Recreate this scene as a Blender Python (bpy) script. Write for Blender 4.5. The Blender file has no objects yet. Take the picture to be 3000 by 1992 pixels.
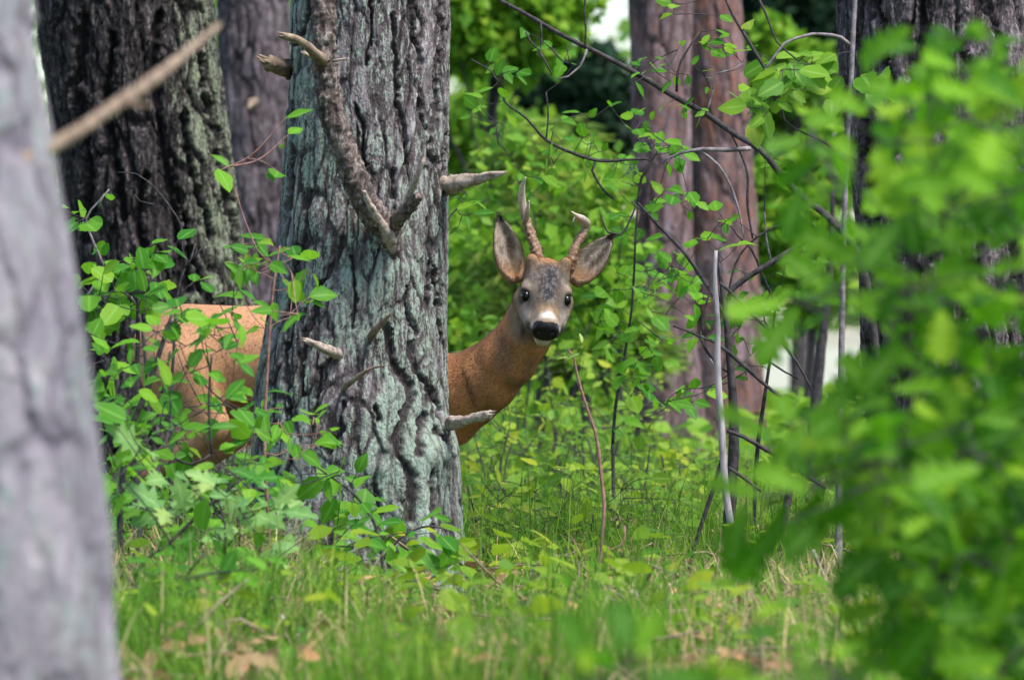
import bpy, math, random
import numpy as np
from mathutils import Vector, Matrix

rng = np.random.default_rng(11)
random.seed(11)
scene = bpy.context.scene
C = scene.collection

# ------------------------------------------------------------------ camera
F = 18400.0            # focal length in photo pixels (3000 wide)
H = 0.60               # camera height above the forest floor
CX, CY = 1500.0, 996.0
cam_d = bpy.data.cameras.new('camera')
cam = bpy.data.objects.new('camera', cam_d); C.objects.link(cam)
cam.location = (0, 0, H); cam.rotation_euler = (math.radians(90), 0, 0)
cam_d.sensor_fit = 'HORIZONTAL'; cam_d.sensor_width = 36.0
cam_d.lens = 36.0 * F / 3000.0
cam_d.clip_start = 0.1; cam_d.clip_end = 5000
cam_d.dof.use_dof = True
cam_d.dof.focus_distance = 15.55
cam_d.dof.aperture_fstop = 7.3
scene.camera = cam

# ------------------------------------------------------------------ sky, sun, exposure
SUN_EL, SUN_AZ = 60.0, 128.0      # azimuth clockwise from +Y (the view direction): from behind right
world = bpy.data.worlds.new('World'); scene.world = world
world.use_nodes = True
wn = world.node_tree
bg = wn.nodes['Background']
sky = wn.nodes.new('ShaderNodeTexSky'); sky.sky_type = 'NISHITA'; sky.sun_disc = False
sky.sun_elevation = math.radians(SUN_EL); sky.sun_rotation = math.radians(SUN_AZ)
sky.air_density = 1.0; sky.dust_density = 1.0; sky.ozone_density = 1.0
wn.links.new(sky.outputs[0], bg.inputs[0]); bg.inputs[1].default_value = 0.055
sl = bpy.data.lights.new('sun', 'SUN'); sl.energy = 1.5; sl.angle = math.radians(22); sl.color = (1.0, 0.95, 0.86)
sun = bpy.data.objects.new('sun', sl); C.objects.link(sun)
ce = math.cos(math.radians(SUN_EL))
sdir = Vector((math.sin(math.radians(SUN_AZ)) * ce, math.cos(math.radians(SUN_AZ)) * ce, math.sin(math.radians(SUN_EL))))
sun.location = sdir * 40
sun.rotation_euler = sdir.to_track_quat('Z', 'Y').to_euler()
vs = scene.view_settings
vs.view_transform = 'Standard'; vs.look = 'None'; vs.exposure = 2.2; vs.gamma = 1.0
scene.cycles.max_bounces = 8; scene.cycles.transmission_bounces = 6
scene.cycles.use_denoising = True

# ------------------------------------------------------------------ helpers
def P(px, py, D):
    return np.array([(px - CX) / F * D, D, H - (py - CY) / F * D])
def ss(a, b, x):
    t = np.clip((x - a) / (b - a), 0, 1)
    return t * t * (3 - 2 * t)
_perm = np.random.default_rng(3).permutation(256); _perm = np.concatenate([_perm, _perm, _perm])
_g = np.array([[1,1,0],[-1,1,0],[1,-1,0],[-1,-1,0],[1,0,1],[-1,0,1],[1,0,-1],[-1,0,-1],[0,1,1],[0,-1,1],[0,1,-1],[0,-1,-1],[1,1,0],[-1,1,0],[0,-1,1],[0,-1,-1]], float)
def noise3(x, y, z):
    x, y, z = np.broadcast_arrays(x, y, z)
    xi = np.floor(x).astype(int); yi = np.floor(y).astype(int); zi = np.floor(z).astype(int)
    fx, fy, fz = x - xi, y - yi, z - zi
    xi &= 255; yi &= 255; zi &= 255
    u, v, w = [f * f * f * (f * (f * 6 - 15) + 10) for f in (fx, fy, fz)]
    def gr(dx, dy, dz):
        h = _perm[_perm[_perm[xi + dx] + yi + dy] + zi + dz] & 15
        g = _g[h]
        return g[..., 0] * (fx - dx) + g[..., 1] * (fy - dy) + g[..., 2] * (fz - dz)
    l = lambda a, b, t: a + (b - a) * t
    return l(l(l(gr(0,0,0), gr(1,0,0), u), l(gr(0,1,0), gr(1,1,0), u), v),
             l(l(gr(0,0,1), gr(1,0,1), u), l(gr(0,1,1), gr(1,1,1), u), v), w)

def make_mesh(name, V, faces, smooth=True, attrs=None, colors=None):
    V = np.asarray(V, np.float32)
    if not isinstance(faces, (list, tuple)): faces = [faces]
    me = bpy.data.meshes.new(name)
    me.vertices.add(len(V)); me.vertices.foreach_set('co', V.ravel())
    fl = [np.asarray(f, np.int32) for f in faces if len(f)]
    nl = sum(f.size for f in fl); nf = sum(len(f) for f in fl)
    me.loops.add(nl); me.loops.foreach_set('vertex_index', np.concatenate([f.ravel() for f in fl]))
    st, s = [], 0
    for f in fl:
        st.append(s + np.arange(len(f)) * f.shape[1]); s += f.size
    me.polygons.add(nf); me.polygons.foreach_set('loop_start', np.concatenate(st).astype(np.int32))
    me.update(calc_edges=True)
    me.polygons.foreach_set('use_smooth', np.full(nf, smooth))
    for k, a in (attrs or {}).items():
        at = me.attributes.new(k, 'FLOAT', 'POINT'); at.data.foreach_set('value', np.asarray(a, np.float32))
    if colors is not None:
        at = me.attributes.new('col', 'FLOAT_COLOR', 'POINT')
        c4 = np.ones((len(V), 4), np.float32); c4[:, :3] = colors
        at.data.foreach_set('color', c4.ravel())
    return me
def link(name, data, mat=None, parent=None):
    o = bpy.data.objects.new(name, data); C.objects.link(o)
    if mat is not None and not data.materials: data.materials.append(mat)
    if parent is not None: o.parent = parent
    return o
def thing(name, label, cat, loc, group=None):
    o = bpy.data.objects.new(name, None); C.objects.link(o)
    o.location = loc; o.empty_display_size = 0.1
    o['label'] = label; o['category'] = cat
    if group: o['group'] = group
    return o
def part(name, V, faces, mat, root, smooth=True, attrs=None, colors=None, parent=None):
    """mesh part given in world coordinates, parented to a thing whose root is only translated"""
    V = np.asarray(V, float) - np.array(root.location)
    o = link(name, make_mesh(name, V, faces, smooth, attrs, colors), mat, parent or root)
    return o

def resample(pts, step):
    pts = np.asarray(pts, float)
    if len(pts) < 3:
        n = max(2, int(np.linalg.norm(pts[-1] - pts[0]) / step) + 1)
        return pts[0] + (pts[-1] - pts[0]) * np.linspace(0, 1, n)[:, None]
    out = []
    ext = np.vstack([2 * pts[0] - pts[1], pts, 2 * pts[-1] - pts[-2]])
    for i in range(1, len(ext) - 2):
        p0, p1, p2, p3 = ext[i - 1:i + 3]
        n = max(1, int(np.linalg.norm(p2 - p1) / step))
        t = (np.arange(n) / n)[:, None]
        out.append(0.5 * (2 * p1 + (p2 - p0) * t + (2 * p0 - 5 * p1 + 4 * p2 - p3) * t ** 2 + (3 * p1 - p0 - 3 * p2 + p3) * t ** 3))
    out.append(pts[-1:])
    return np.vstack(out)
def tube(pts, rad, n=6, rough=0.0, seed=0.0, cap=True):
    """tapered tube along pts; rad is per point"""
    pts = np.asarray(pts, float); m = len(pts)
    rad = np.interp(np.linspace(0, 1, m), np.linspace(0, 1, len(np.atleast_1d(rad))), np.atleast_1d(rad))
    tan = np.gradient(pts, axis=0); tan /= np.linalg.norm(tan, axis=1)[:, None] + 1e-9
    ref = np.array([0, 1.0, 0]) if abs(tan[0][1]) < 0.8 else np.array([1.0, 0, 0])
    a = np.cross(tan, ref); a /= np.linalg.norm(a, axis=1)[:, None] + 1e-9
    b = np.cross(tan, a)
    th = np.arange(n) / n * 2 * math.pi
    R = rad[:, None] * np.ones(n)
    if rough:
        s = np.arange(m)[:, None]
        R = R * (1 + rough * noise3(np.cos(th)[None] * 1.3 + seed, np.sin(th)[None] * 1.3 + seed * 2, s * 0.35) + rough * 0.6 * noise3(np.cos(th)[None] * 3 + seed, np.sin(th)[None] * 3, s * 0.9))
    V = pts[:, None] + a[:, None] * (np.cos(th)[None, :, None] * R[..., None]) + b[:, None] * (np.sin(th)[None, :, None] * R[..., None])
    V = V.reshape(-1, 3)
    i = np.arange(m - 1)[:, None] * n; j = np.arange(n)[None]; k = (j + 1) % n
    Q = np.stack([i + j, i + k, i + n + k, i + n + j], -1).reshape(-1, 4)
    T = np.zeros((0, 3), int)
    if cap:
        V = np.vstack([V, pts[0], pts[-1]])
        c0, c1 = m * n, m * n + 1; jj = np.arange(n); kk = (jj + 1) % n; L = (m - 1) * n
        T = np.vstack([np.stack([kk, jj, np.full(n, c0)], -1), np.stack([L + jj, L + kk, np.full(n, c1)], -1)])
    return V, Q, T
def joined(tubes):
    Vs, Qs, Ts, o = [], [], [], 0
    for V, Q, T in tubes:
        Vs.append(V); Qs.append(Q + o); Ts.append(T + o); o += len(V)
    return np.vstack(Vs), [np.vstack(Qs), np.vstack(Ts)]

# ------------------------------------------------------------------ materials
def new_mat(name):
    m = bpy.data.materials.new(name); m.use_nodes = True
    nt = m.node_tree
    return m, nt, nt.nodes['Principled BSDF']
def N(nt, t, **kw):
    n = nt.nodes.new(t)
    for k, v in kw.items(): setattr(n, k, v)
    return n
def noise_node(nt, scale, vec=None, detail=4, rough=0.55, dist=0.0):
    n = N(nt, 'ShaderNodeTexNoise'); n.inputs['Scale'].default_value = scale
    n.inputs['Detail'].default_value = detail; n.inputs['Roughness'].default_value = rough
    n.inputs['Distortion'].default_value = dist
    if vec is not None: nt.links.new(vec, n.inputs['Vector'])
    return n.outputs['Fac']
def ramp(nt, fac, stops):
    r = N(nt, 'ShaderNodeValToRGB'); e = r.color_ramp.elements
    while len(e) < len(stops): e.new(0.5)
    for x, (p, c) in zip(e, stops):
        x.position = p; x.color = (*c, 1) if len(c) == 3 else c
    nt.links.new(fac, r.inputs['Fac'])
    return r.outputs['Color']
def mixc(nt, fac, a, b):
    m = N(nt, 'ShaderNodeMix', data_type='RGBA')
    for sock, v in ((m.inputs[0], fac), (m.inputs[6], a), (m.inputs[7], b)):
        if isinstance(v, (int, float)): sock.default_value = v
        elif isinstance(v, tuple): sock.default_value = (*v, 1)
        else: nt.links.new(v, sock)
    return m.outputs[2]
def math_node(nt, op, a, b=None):
    m = N(nt, 'ShaderNodeMath', operation=op)
    for s, v in ((m.inputs[0], a), (m.inputs[1], b)):
        if v is None: continue
        if isinstance(v, (int, float)): s.default_value = v
        else: nt.links.new(v, s)
    return m.outputs[0]
def stretched(nt, sc):
    tc = N(nt, 'ShaderNodeTexCoord'); mp = N(nt, 'ShaderNodeMapping')
    mp.inputs['Scale'].default_value = sc
    nt.links.new(tc.outputs['Object'], mp.inputs['Vector'])
    return mp.outputs['Vector']
def attr(nt, name, out='Fac'):
    a = N(nt, 'ShaderNodeAttribute'); a.attribute_name = name
    return a.outputs[out]

def bark_mat(name, deep, mid, high, lichen, lichen_thr, pale=None, scale=1.0, bump=0.35):
    """plates carry lichen and weathered grey; the fissures show the bare inner bark"""
    m, nt, bs = new_mat(name)
    v = stretched(nt, (1, 1, 0.28)); v2 = stretched(nt, (1, 1, 0.6))
    n1 = noise_node(nt, 26 * scale, v, 6, 0.7)
    n2 = noise_node(nt, 9 * scale, v2, 5, 0.65, 0.4)
    n3 = noise_node(nt, 90 * scale, v, 5, 0.7)
    base = ramp(nt, n1, [(0.32, deep), (0.48, mid), (0.68, high)])
    if pale:
        base = mixc(nt, ramp(nt, n3, [(0.5, (0, 0, 0)), (0.68, (1, 1, 1))]), base, pale)
    n4 = noise_node(nt, 210 * scale, v2, 3, 0.6)
    lf = math_node(nt, 'ADD', math_node(nt, 'MULTIPLY', n2, 0.55), math_node(nt, 'MULTIPLY', n3, 0.75))
    lf = math_node(nt, 'ADD', lf, math_node(nt, 'MULTIPLY', n4, 0.6))
    lf = math_node(nt, 'ADD', lf, attr(nt, 'lich'))
    lf = math_node(nt, 'SUBTRACT', lf, 0.45)            # mean 0.5
    lo = 0.5 + lichen_thr
    lmask = ramp(nt, lf, [(max(0.0, lo - 0.03), (0, 0, 0)), (min(1, lo + 0.07), (1, 1, 1))])
    plate = attr(nt, 'plate')
    tv = math_node(nt, 'ADD', 0.62, math_node(nt, 'MULTIPLY', attr(nt, 'tone'), 0.8))
    mt = N(nt, 'ShaderNodeVectorMath', operation='SCALE'); nt.links.new(base, mt.inputs[0]); nt.links.new(tv, mt.inputs['Scale']); base = mt.outputs[0]
    lmask2 = math_node(nt, 'MULTIPLY', lmask, plate)
    lcol = mixc(nt, n3, tuple(0.55 * x for x in lichen), tuple(min(1, 1.35 * x) for x in lichen))
    col = mixc(nt, lmask2, base, lcol)
    col = mixc(nt, math_node(nt, 'MULTIPLY', math_node(nt, 'SUBTRACT', 1.0, plate), 0.85), col, deep)
    nt.links.new(col, bs.inputs['Base Color'])
    bs.inputs['Roughness'].default_value = 0.9; bs.inputs['Specular IOR Level'].default_value = 0.2
    b = N(nt, 'ShaderNodeBump'); b.inputs['Strength'].default_value = bump; b.inputs['Distance'].default_value = 0.01
    nt.links.new(math_node(nt, 'ADD', math_node(nt, 'ADD', n3, n1), math_node(nt, 'MULTIPLY', n4, 0.7)), b.inputs['Height']); nt.links.new(b.outputs['Normal'], bs.inputs['Normal'])
    return m

def leaf_mat(name, dark, light, trans, tfac=0.45, rough=0.5):
    m, nt, bs = new_mat(name)
    oi = N(nt, 'ShaderNodeObjectInfo')
    rnd = math_node(nt, 'FRACT', math_node(nt, 'ADD', oi.outputs['Random'], attr(nt, 'rnd')))
    tc = N(nt, 'ShaderNodeTexCoord')
    nz = noise_node(nt, 3.0, tc.outputs['Object'], 3)
    f = math_node(nt, 'ADD', math_node(nt, 'MULTIPLY', rnd, 0.8), math_node(nt, 'MULTIPLY', nz, 0.3))
    col = ramp(nt, f, [(0.08, dark), (0.5, tuple(0.5 * (a + b) for a, b in zip(dark, light))), (0.8, light), (1.0, (min(1, light[0] * 1.5), light[1] * 1.05, light[2]))])
    rib = ramp(nt, attr(nt, 'rib'), [(0.80, (0, 0, 0)), (1.0, (1, 1, 1))])
    col = mixc(nt, math_node(nt, 'MULTIPLY', rib, 0.45), col, tuple(min(1, c * 1.25 + 0.10) for c in light))
    nt.links.new(col, bs.inputs['Base Color']); bs.inputs['Roughness'].default_value = rough
    bs.inputs['Specular IOR Level'].default_value = 0.14
    tr = N(nt, 'ShaderNodeBsdfTranslucent')
    tcol = mixc(nt, 0.6, col, trans); nt.links.new(tcol, tr.inputs['Color'])
    mx = N(nt, 'ShaderNodeMixShader'); mx.inputs[0].default_value = tfac
    nt.links.new(bs.outputs[0], mx.inputs[1]); nt.links.new(tr.outputs[0], mx.inputs[2])
    nt.links.new(mx.outputs[0], nt.nodes['Material Output'].inputs['Surface'])
    return m
def plain_mat(name, a, b, scale=40, stretch=(1, 1, 1), rough=0.8, spec=0.3, bump=0.2):
    m, nt, bs = new_mat(name)
    v = stretched(nt, stretch); n = noise_node(nt, scale, v, 5, 0.65)
    nt.links.new(ramp(nt, n, [(0.33, a), (0.67, b)]), bs.inputs['Base Color'])
    bs.inputs['Roughness'].default_value = rough; bs.inputs['Specular IOR Level'].default_value = spec
    bp = N(nt, 'ShaderNodeBump'); bp.inputs['Strength'].default_value = bump; bp.inputs['Distance'].default_value = 0.004
    nt.links.new(n, bp.inputs['Height']); nt.links.new(bp.outputs['Normal'], bs.inputs['Normal'])
    return m

M = {}
M['bark_main'] = bark_mat('bark_lichen', (0.020, 0.015, 0.015), (0.11, 0.088, 0.095), (0.29, 0.25, 0.275), (0.285, 0.36, 0.30), 0.025, pale=(0.56, 0.52, 0.53), bump=0.8)
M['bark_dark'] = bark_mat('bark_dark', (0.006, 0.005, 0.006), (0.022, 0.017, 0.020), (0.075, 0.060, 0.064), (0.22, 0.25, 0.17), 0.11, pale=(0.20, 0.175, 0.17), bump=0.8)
M['bark_branch'] = bark_mat('bark_branch', (0.030, 0.021, 0.019), (0.10, 0.075, 0.068), (0.22, 0.175, 0.165), (0.24, 0.29, 0.23), 0.10, pale=(0.40, 0.33, 0.31), bump=0.8)
M['bark_back'] = bark_mat('bark_far', (0.03, 0.022, 0.028), (0.08, 0.062, 0.070), (0.19, 0.16, 0.185), (0.2, 0.22, 0.2), 0.3, pale=(0.28, 0.22, 0.25))
M['bark_right'] = bark_mat('bark_right', (0.012, 0.009, 0.010), (0.055, 0.044, 0.049), (0.18, 0.155, 0.175), (0.2, 0.22, 0.2), 0.3, pale=(0.32, 0.26, 0.28), bump=0.6)
M['bark_red'] = bark_mat('bark_red', (0.045, 0.030, 0.034), (0.13, 0.082, 0.083), (0.225, 0.175, 0.205), (0.215, 0.085, 0.05), 0.075, pale=(0.33, 0.26, 0.285), scale=0.6)
M['bark_near'] = bark_mat('bark_near', (0.12, 0.105, 0.135), (0.20, 0.18, 0.21), (0.27, 0.245, 0.27), (0.215, 0.25, 0.25), 0.03, pale=(0.31, 0.275, 0.285), scale=0.40)
M['deadwood'] = plain_mat('dead_wood', (0.15, 0.11, 0.09), (0.55, 0.46, 0.40), 55, (1, 1, 1), bump=0.6)
M['deadwood_pale'] = plain_mat('dead_wood_pale', (0.17, 0.13, 0.105), (0.50, 0.42, 0.36), 70, bump=0.8)
M['deadwood_brown'] = plain_mat('dead_wood_brown', (0.10, 0.065, 0.045), (0.33, 0.25, 0.18), 35)
M['branch_bark'] = plain_mat('branch_bark', (0.05, 0.035, 0.03), (0.23, 0.18, 0.17), 45, (1, 1, 0.4))
M['twig_dark'] = plain_mat('twig_dark', (0.014, 0.011, 0.013), (0.075, 0.065, 0.07), 60)
M['twig_grey'] = plain_mat('twig_grey', (0.10, 0.085, 0.10), (0.30, 0.26, 0.28), 60)
M['twig_silver'] = plain_mat('twig_silver', (0.20, 0.17, 0.18), (0.52, 0.46, 0.48), 50, (1, 1, 0.3))
M['twig_red'] = plain_mat('twig_red', (0.15, 0.07, 0.055), (0.36, 0.20, 0.17), 60)
M['leaf_shrub'] = leaf_mat('leaf_shrub', (0.026, 0.15, 0.014), (0.15, 0.36, 0.022), (0.20, 0.50, 0.015))
M['leaf_left'] = leaf_mat('leaf_left', (0.026, 0.15, 0.020), (0.15, 0.36, 0.026), (0.18, 0.50, 0.02))
M['leaf_pale'] = leaf_mat('leaf_pale', (0.10, 0.25, 0.075), (0.24, 0.40, 0.12), (0.20, 0.5, 0.04), 0.35)
M['leaf_oak'] = leaf_mat('leaf_oak', (0.012, 0.085, 0.006), (0.15, 0.33, 0.012), (0.15, 0.52, 0.008), 0.42, 0.6)
M['leaf_herb'] = leaf_mat('leaf_herb', (0.05, 0.18, 0.016), (0.26, 0.38, 0.030), (0.30, 0.48, 0.02))
M['leaf_lime'] = leaf_mat('leaf_lime', (0.06, 0.20, 0.018), (0.22, 0.40, 0.040), (0.26, 0.50, 0.03))
M['leaf_mid'] = leaf_mat('leaf_mid', (0.04, 0.14, 0.014), (0.18, 0.34, 0.03), (0.20, 0.42, 0.03))
M['leaf_wood'] = leaf_mat('leaf_wood', (0.06, 0.18, 0.035), (0.22, 0.39, 0.07), (0.30, 0.50, 0.05))
M['leaf_dark'] = leaf_mat('leaf_dark', (0.008, 0.026, 0.016), (0.024, 0.060, 0.030), (0.03, 0.07, 0.03), 0.2)  # dark conifer green; also puts the background's shaded pockets into the colour
M['needle'] = leaf_mat('needle', (0.10, 0.22, 0.04), (0.32, 0.46, 0.10), (0.32, 0.50, 0.06), 0.45)
M['grass'] = leaf_mat('grass_green', (0.026, 0.125, 0.010), (0.20, 0.36, 0.040), (0.20, 0.44, 0.035), 0.40, 0.6)
M['straw'] = leaf_mat('grass_dry', (0.26, 0.18, 0.085), (0.60, 0.48, 0.29), (0.55, 0.42, 0.22), 0.3, 0.6)
M['litter'] = leaf_mat('leaf_litter', (0.16, 0.085, 0.04), (0.38, 0.26, 0.14), (0.3, 0.18, 0.08), 0.2, 0.7)
M['antler'] = None
def ground_mat():
    m, nt, bs = new_mat('forest_floor')
    tc = N(nt, 'ShaderNodeTexCoord')
    n1 = noise_node(nt, 2.2, tc.outputs['Object'], 6, 0.65); n2 = noise_node(nt, 24, tc.outputs['Object'], 6, 0.7)
    a = ramp(nt, n2, [(0.35, (0.025, 0.030, 0.012)), (0.6, (0.09, 0.10, 0.035)), (0.75, (0.16, 0.12, 0.06))])
    b = ramp(nt, n2, [(0.35, (0.03, 0.055, 0.012)), (0.65, (0.08, 0.15, 0.03))])
    nt.links.new(mixc(nt, ramp(nt, n1, [(0.4, (0, 0, 0)), (0.6, (1, 1, 1))]), a, b), bs.inputs['Base Color'])
    bs.inputs['Roughness'].default_value = 0.95; bs.inputs['Specular IOR Level'].default_value = 0.1
    bp = N(nt, 'ShaderNodeBump'); bp.inputs['Strength'].default_value = 0.6; bp.inputs['Distance'].default_value = 0.03
    nt.links.new(n2, bp.inputs['Height']); nt.links.new(bp.outputs['Normal'], bs.inputs['Normal'])
    return m
M['ground'] = ground_mat()
def water_mat():
    m, nt, bs = new_mat('lake_water')
    bs.inputs['Base Color'].default_value = (0.02, 0.035, 0.04, 1); bs.inputs['Roughness'].default_value = 0.08
    tc = N(nt, 'ShaderNodeTexCoord'); n = noise_node(nt, 0.6, tc.outputs['Object'], 4)
    bp = N(nt, 'ShaderNodeBump'); bp.inputs['Strength'].default_value = 0.25; bp.inputs['Distance'].default_value = 0.2
    nt.links.new(n, bp.inputs['Height']); nt.links.new(bp.outputs['Normal'], bs.inputs['Normal'])
    return m
M['water'] = water_mat()

# ------------------------------------------------------------------ ground and lake
def gz(x, y):
    x = np.asarray(x, float); y = np.asarray(y, float)
    z = 0.035 * noise3(x * 0.9, y * 0.5, 0.3) + 0.018 * noise3(x * 2.7, y * 2.1, 5.7)
    z = z - 4.5 * ss(44, 75, y)
    z = z + 0.10 * ss(17, 30, y) * (1 - ss(38, 44, y))
    return z
def axis(a, b, n, far_lo, far_hi, k=14):
    d = np.linspace(a, b, n)
    lo = a - np.geomspace(0.3, a - far_lo, k)[::-1]; hi = b + np.geomspace(0.3, far_hi - b, k)
    return np.concatenate([lo, d, hi])
gx = axis(-6, 6, 150, -900, 900); gy = axis(5, 80, 420, -300, 2600)
X, Y = np.meshgrid(gx, gy); Z = gz(X, Y)
nx, ny = len(gx), len(gy)
i = np.arange(ny - 1)[:, None] * nx; j = np.arange(nx - 1)[None]
g = link('ground', make_mesh('ground', np.stack([X, Y, Z], -1).reshape(-1, 3), np.stack([i + j, i + j + 1, i + nx + j + 1, i + nx + j], -1).reshape(-1, 4)), M['ground'])
g['kind'] = 'structure'
w = link('water', make_mesh('water', [(-900, 58, -2.6), (900, 58, -2.6), (900, 2600, -2.6), (-900, 2600, -2.6)], np.array([[0, 1, 2, 3]])), M['water'])
w['kind'] = 'structure'

# ------------------------------------------------------------------ trunks
def worley(u, v, pu, seed):
    """cells on a cylinder (pu cells round): distances to the two nearest seeds and a random tone per cell"""
    ui, vi = np.floor(u).astype(int), np.floor(v).astype(int); fu, fv = u - ui, v - vi
    f1 = np.full(u.shape, 9.0); f2 = f1.copy(); tone = np.zeros(u.shape); oy = np.zeros(u.shape)
    for di in (-1, 0, 1):
        for dj in (-1, 0, 1):
            h = _perm[_perm[((ui + di) % pu + seed) & 255] + ((vi + dj) & 255)]
            hx = _perm[h] / 255.0; hy = _perm[h + 17] / 255.0
            dx, dy = di + hx - fu, dj + hy - fv; d = np.hypot(dx, dy)
            m = d < f1
            f2 = np.where(m, f1, np.minimum(f2, d)); tone = np.where(m, _perm[h + 91] / 255.0, tone); oy = np.where(m, -dy, oy); f1 = np.where(m, d, f1)
    return f1, f2, tone, oy
def bark(theta, r0, z, cw, ch, depth, seed):
    """cracked pine bark: upright plates of uneven height, flaking edges, furrows between them"""
    si = int(seed * 10); cx, cy = np.cos(theta) * r0, np.sin(theta) * r0
    wob = noise3(cx * 9 + seed, cy * 9, z * 5) + 0.5 * noise3(cx * 24, cy * 24 + seed, z * 14)
    wob2 = 0.5 * noise3(cx * 60, cy * 60 + seed, z * 40) + 0.35 * noise3(cx * 130, cy * 130 + seed, z * 90)
    pu = max(6, int(round(2 * math.pi * r0 / cw)))
    u = theta / (2 * math.pi) * pu + 0.55 * wob + 0.22 * wob2; v = z / ch + 0.35 * noise3(cx * 14, cy * 14, z * 7 + seed) + 0.12 * wob2
    a1, a2, tone, oy = worley(u, v, pu, si)
    b1, b2, tone2, oy2 = worley(u * 3 + 0.5 * wob2, v * 3.2 + 0.4 * wob2, pu * 3, si + 40)
    gate = 0.35 + 0.65 * ss(-0.25, 0.2, noise3(cx * 11 + 20, cy * 11, z * 3.5 + seed))
    c1 = (1 - ss(0.03, 0.30, a2 - a1)) * gate; c2 = 1 - ss(0.0, 0.22, b2 - b1)
    fib = noise3(cx * 170, cy * 170, z * 45) + 0.7 * noise3(cx * 320, cy * 320, z * 120)
    disp = depth * (-1.05 * c1 - 0.22 * c2 + 0.75 * (tone - 0.5) + 0.30 * (tone2 - 0.5) - 0.18 * oy - 0.10 * oy2 + 0.07 * fib)
    plate = np.clip((1 - 0.9 * c1) * (1 - 0.30 * c2), 0, 1)
    return disp, plate, np.clip(0.6 * tone + 0.4 * tone2, 0, 1)

def trunk(root, rows, mat, nth, dz, cw, ch, depth, seed, ztop=7.0, flare=(), fissures=None, lich=None, zfine=1.75, bumps=()):
    """rows: (photo y, left x, right x, axis distance); a trunk of real girth standing on the ground"""
    zz, cx, rr, cy = [], [], [], []
    for py, l, r, D in rows:
        c = P((l + r) / 2, py, D); zz.append(c[2]); cx.append(c[0]); rr.append((r - l) / 2 / F * D); cy.append(D)
    o = np.argsort(zz); zz, cx, rr, cy = [np.array(q)[o] for q in (zz, cx, rr, cy)]
    sl = (cx[-1] - cx[-2]) / max(zz[-1] - zz[-2], 1e-3)
    z = np.concatenate([np.arange(-0.12, zfine, dz), np.linspace(zfine, ztop, 12)])
    ccx = np.interp(z, zz, cx); up = z > zz[-1]
    ccx[up] = cx[-1] + np.clip(sl, -0.12, 0.12) * (z[up] - zz[-1])
    rad = np.interp(z, zz, rr) * (1 - 0.045 * np.clip(z - zz[-1], 0, None)); ccy = np.interp(z, zz, cy)
    for q in (ccx, rad):   # smooth the measured profile
        k = max(3, int(0.06 / dz)); ker = np.ones(k) / k
        n0 = int((z < zfine).sum()); pad = np.pad(q[:n0], k, mode='edge'); q[:n0] = np.convolve(pad, ker, 'same')[k:-k]
    th = np.arange(nth) / nth * 2 * math.pi
    T, ZZ = np.meshgrid(th, z)
    R = rad[:, None] * np.ones(nth)
    for (ang, wid, amt, zb) in flare:       # root buttresses: angle, width, reach, height
        d = np.abs((T - ang + math.pi) % (2 * math.pi) - math.pi)
        R = R + amt * np.exp(-(d / wid) ** 2) * np.exp(-np.clip(ZZ, 0, None) / zb)
    R = R * (1 + 0.03 * noise3(np.cos(T) * 1.2 + seed, np.sin(T) * 1.2, ZZ * 1.6))
    disp, plate, tone = bark(T, np.mean(rad[z < zfine]), ZZ, cw, ch, depth, seed)
    lv = np.zeros_like(R)
    def xyz(RR):
        return np.stack([ccx[:, None] + np.cos(T) * RR, ccy[:, None] + np.sin(T) * RR, ZZ], -1)
    A = xyz(R)
    px = CX + A[..., 0] * F / A[..., 1]; py = CY - (A[..., 2] - H) * F / A[..., 1]
    front = np.sin(T) < 0.05
    if fissures:
        dist = np.full(R.shape, 1e3)
        wob = 9 * noise3(px * 0.02, py * 0.012, seed) + 6 * noise3(px * 0.05, py * 0.035, seed + 4) + 3 * noise3(px * 0.15, py * 0.10, seed + 4) + 8 * (tone - 0.5)
        for line, wd in fissures:
            L = np.array(line, float)
            sel = (px > L[:, 0].min() - 70) & (px < L[:, 0].max() + 70) & (py > L[:, 1].min() - 70) & (py < L[:, 1].max() + 70) & front
            if not sel.any(): continue
            qx, qy = (px + wob)[sel], py[sel]; best = np.full(qx.shape, 1e3)
            for k in range(len(L) - 1):
                a, b = L[k], L[k + 1]; ab = b - a
                t = np.clip(((qx - a[0]) * ab[0] + (qy - a[1]) * ab[1]) / (ab @ ab), 0, 1)
                best = np.minimum(best, np.hypot(qx - a[0] - t * ab[0], qy - a[1] - t * ab[1]))
            dist[sel] = np.minimum(dist[sel], best / (1.0 * wd * (0.85 + 0.7 * noise3(qx * 0.03 + seed, qy * 0.022, 2.2) + 0.5 * noise3(qx * 0.11, qy * 0.05, 7.1)).clip(0.3, 1.5)))
        cut = 1 - ss(0.4, 1.8, dist + 0.35 * noise3(px * 0.09, py * 0.03, 1.1))
        disp = np.where(cut > 0, np.minimum(disp, disp * (1 - cut) - 2.6 * depth * cut), disp)
        plate = plate * (1 - cut)
    for bx, by, bw, bh, amt in bumps:         # swellings at photo positions
        disp = disp + np.where(front, amt * np.exp(-((px - bx) / bw) ** 2 - ((py - by) / bh) ** 2), 0)
    if lich is not None: lv = lich(px, py, T)
    A = xyz(R + disp)
    n = nth; i = np.arange(len(z) - 1)[:, None] * n; j = np.arange(n)[None]; k = (j + 1) % n
    Q = np.stack([i + j, i + k, i + n + k, i + n + j], -1).reshape(-1, 4)
    return part('trunk', A.reshape(-1, 3), Q, mat, root, True, {'plate': plate.ravel(), 'lich': lv.ravel(), 'tone': tone.ravel()})

def base_of(rows):
    py, l, r, D = rows[-1]
    x = ((l + r) / 2 - CX) / F * D
    return (x, D, float(gz(x, D)))

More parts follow.
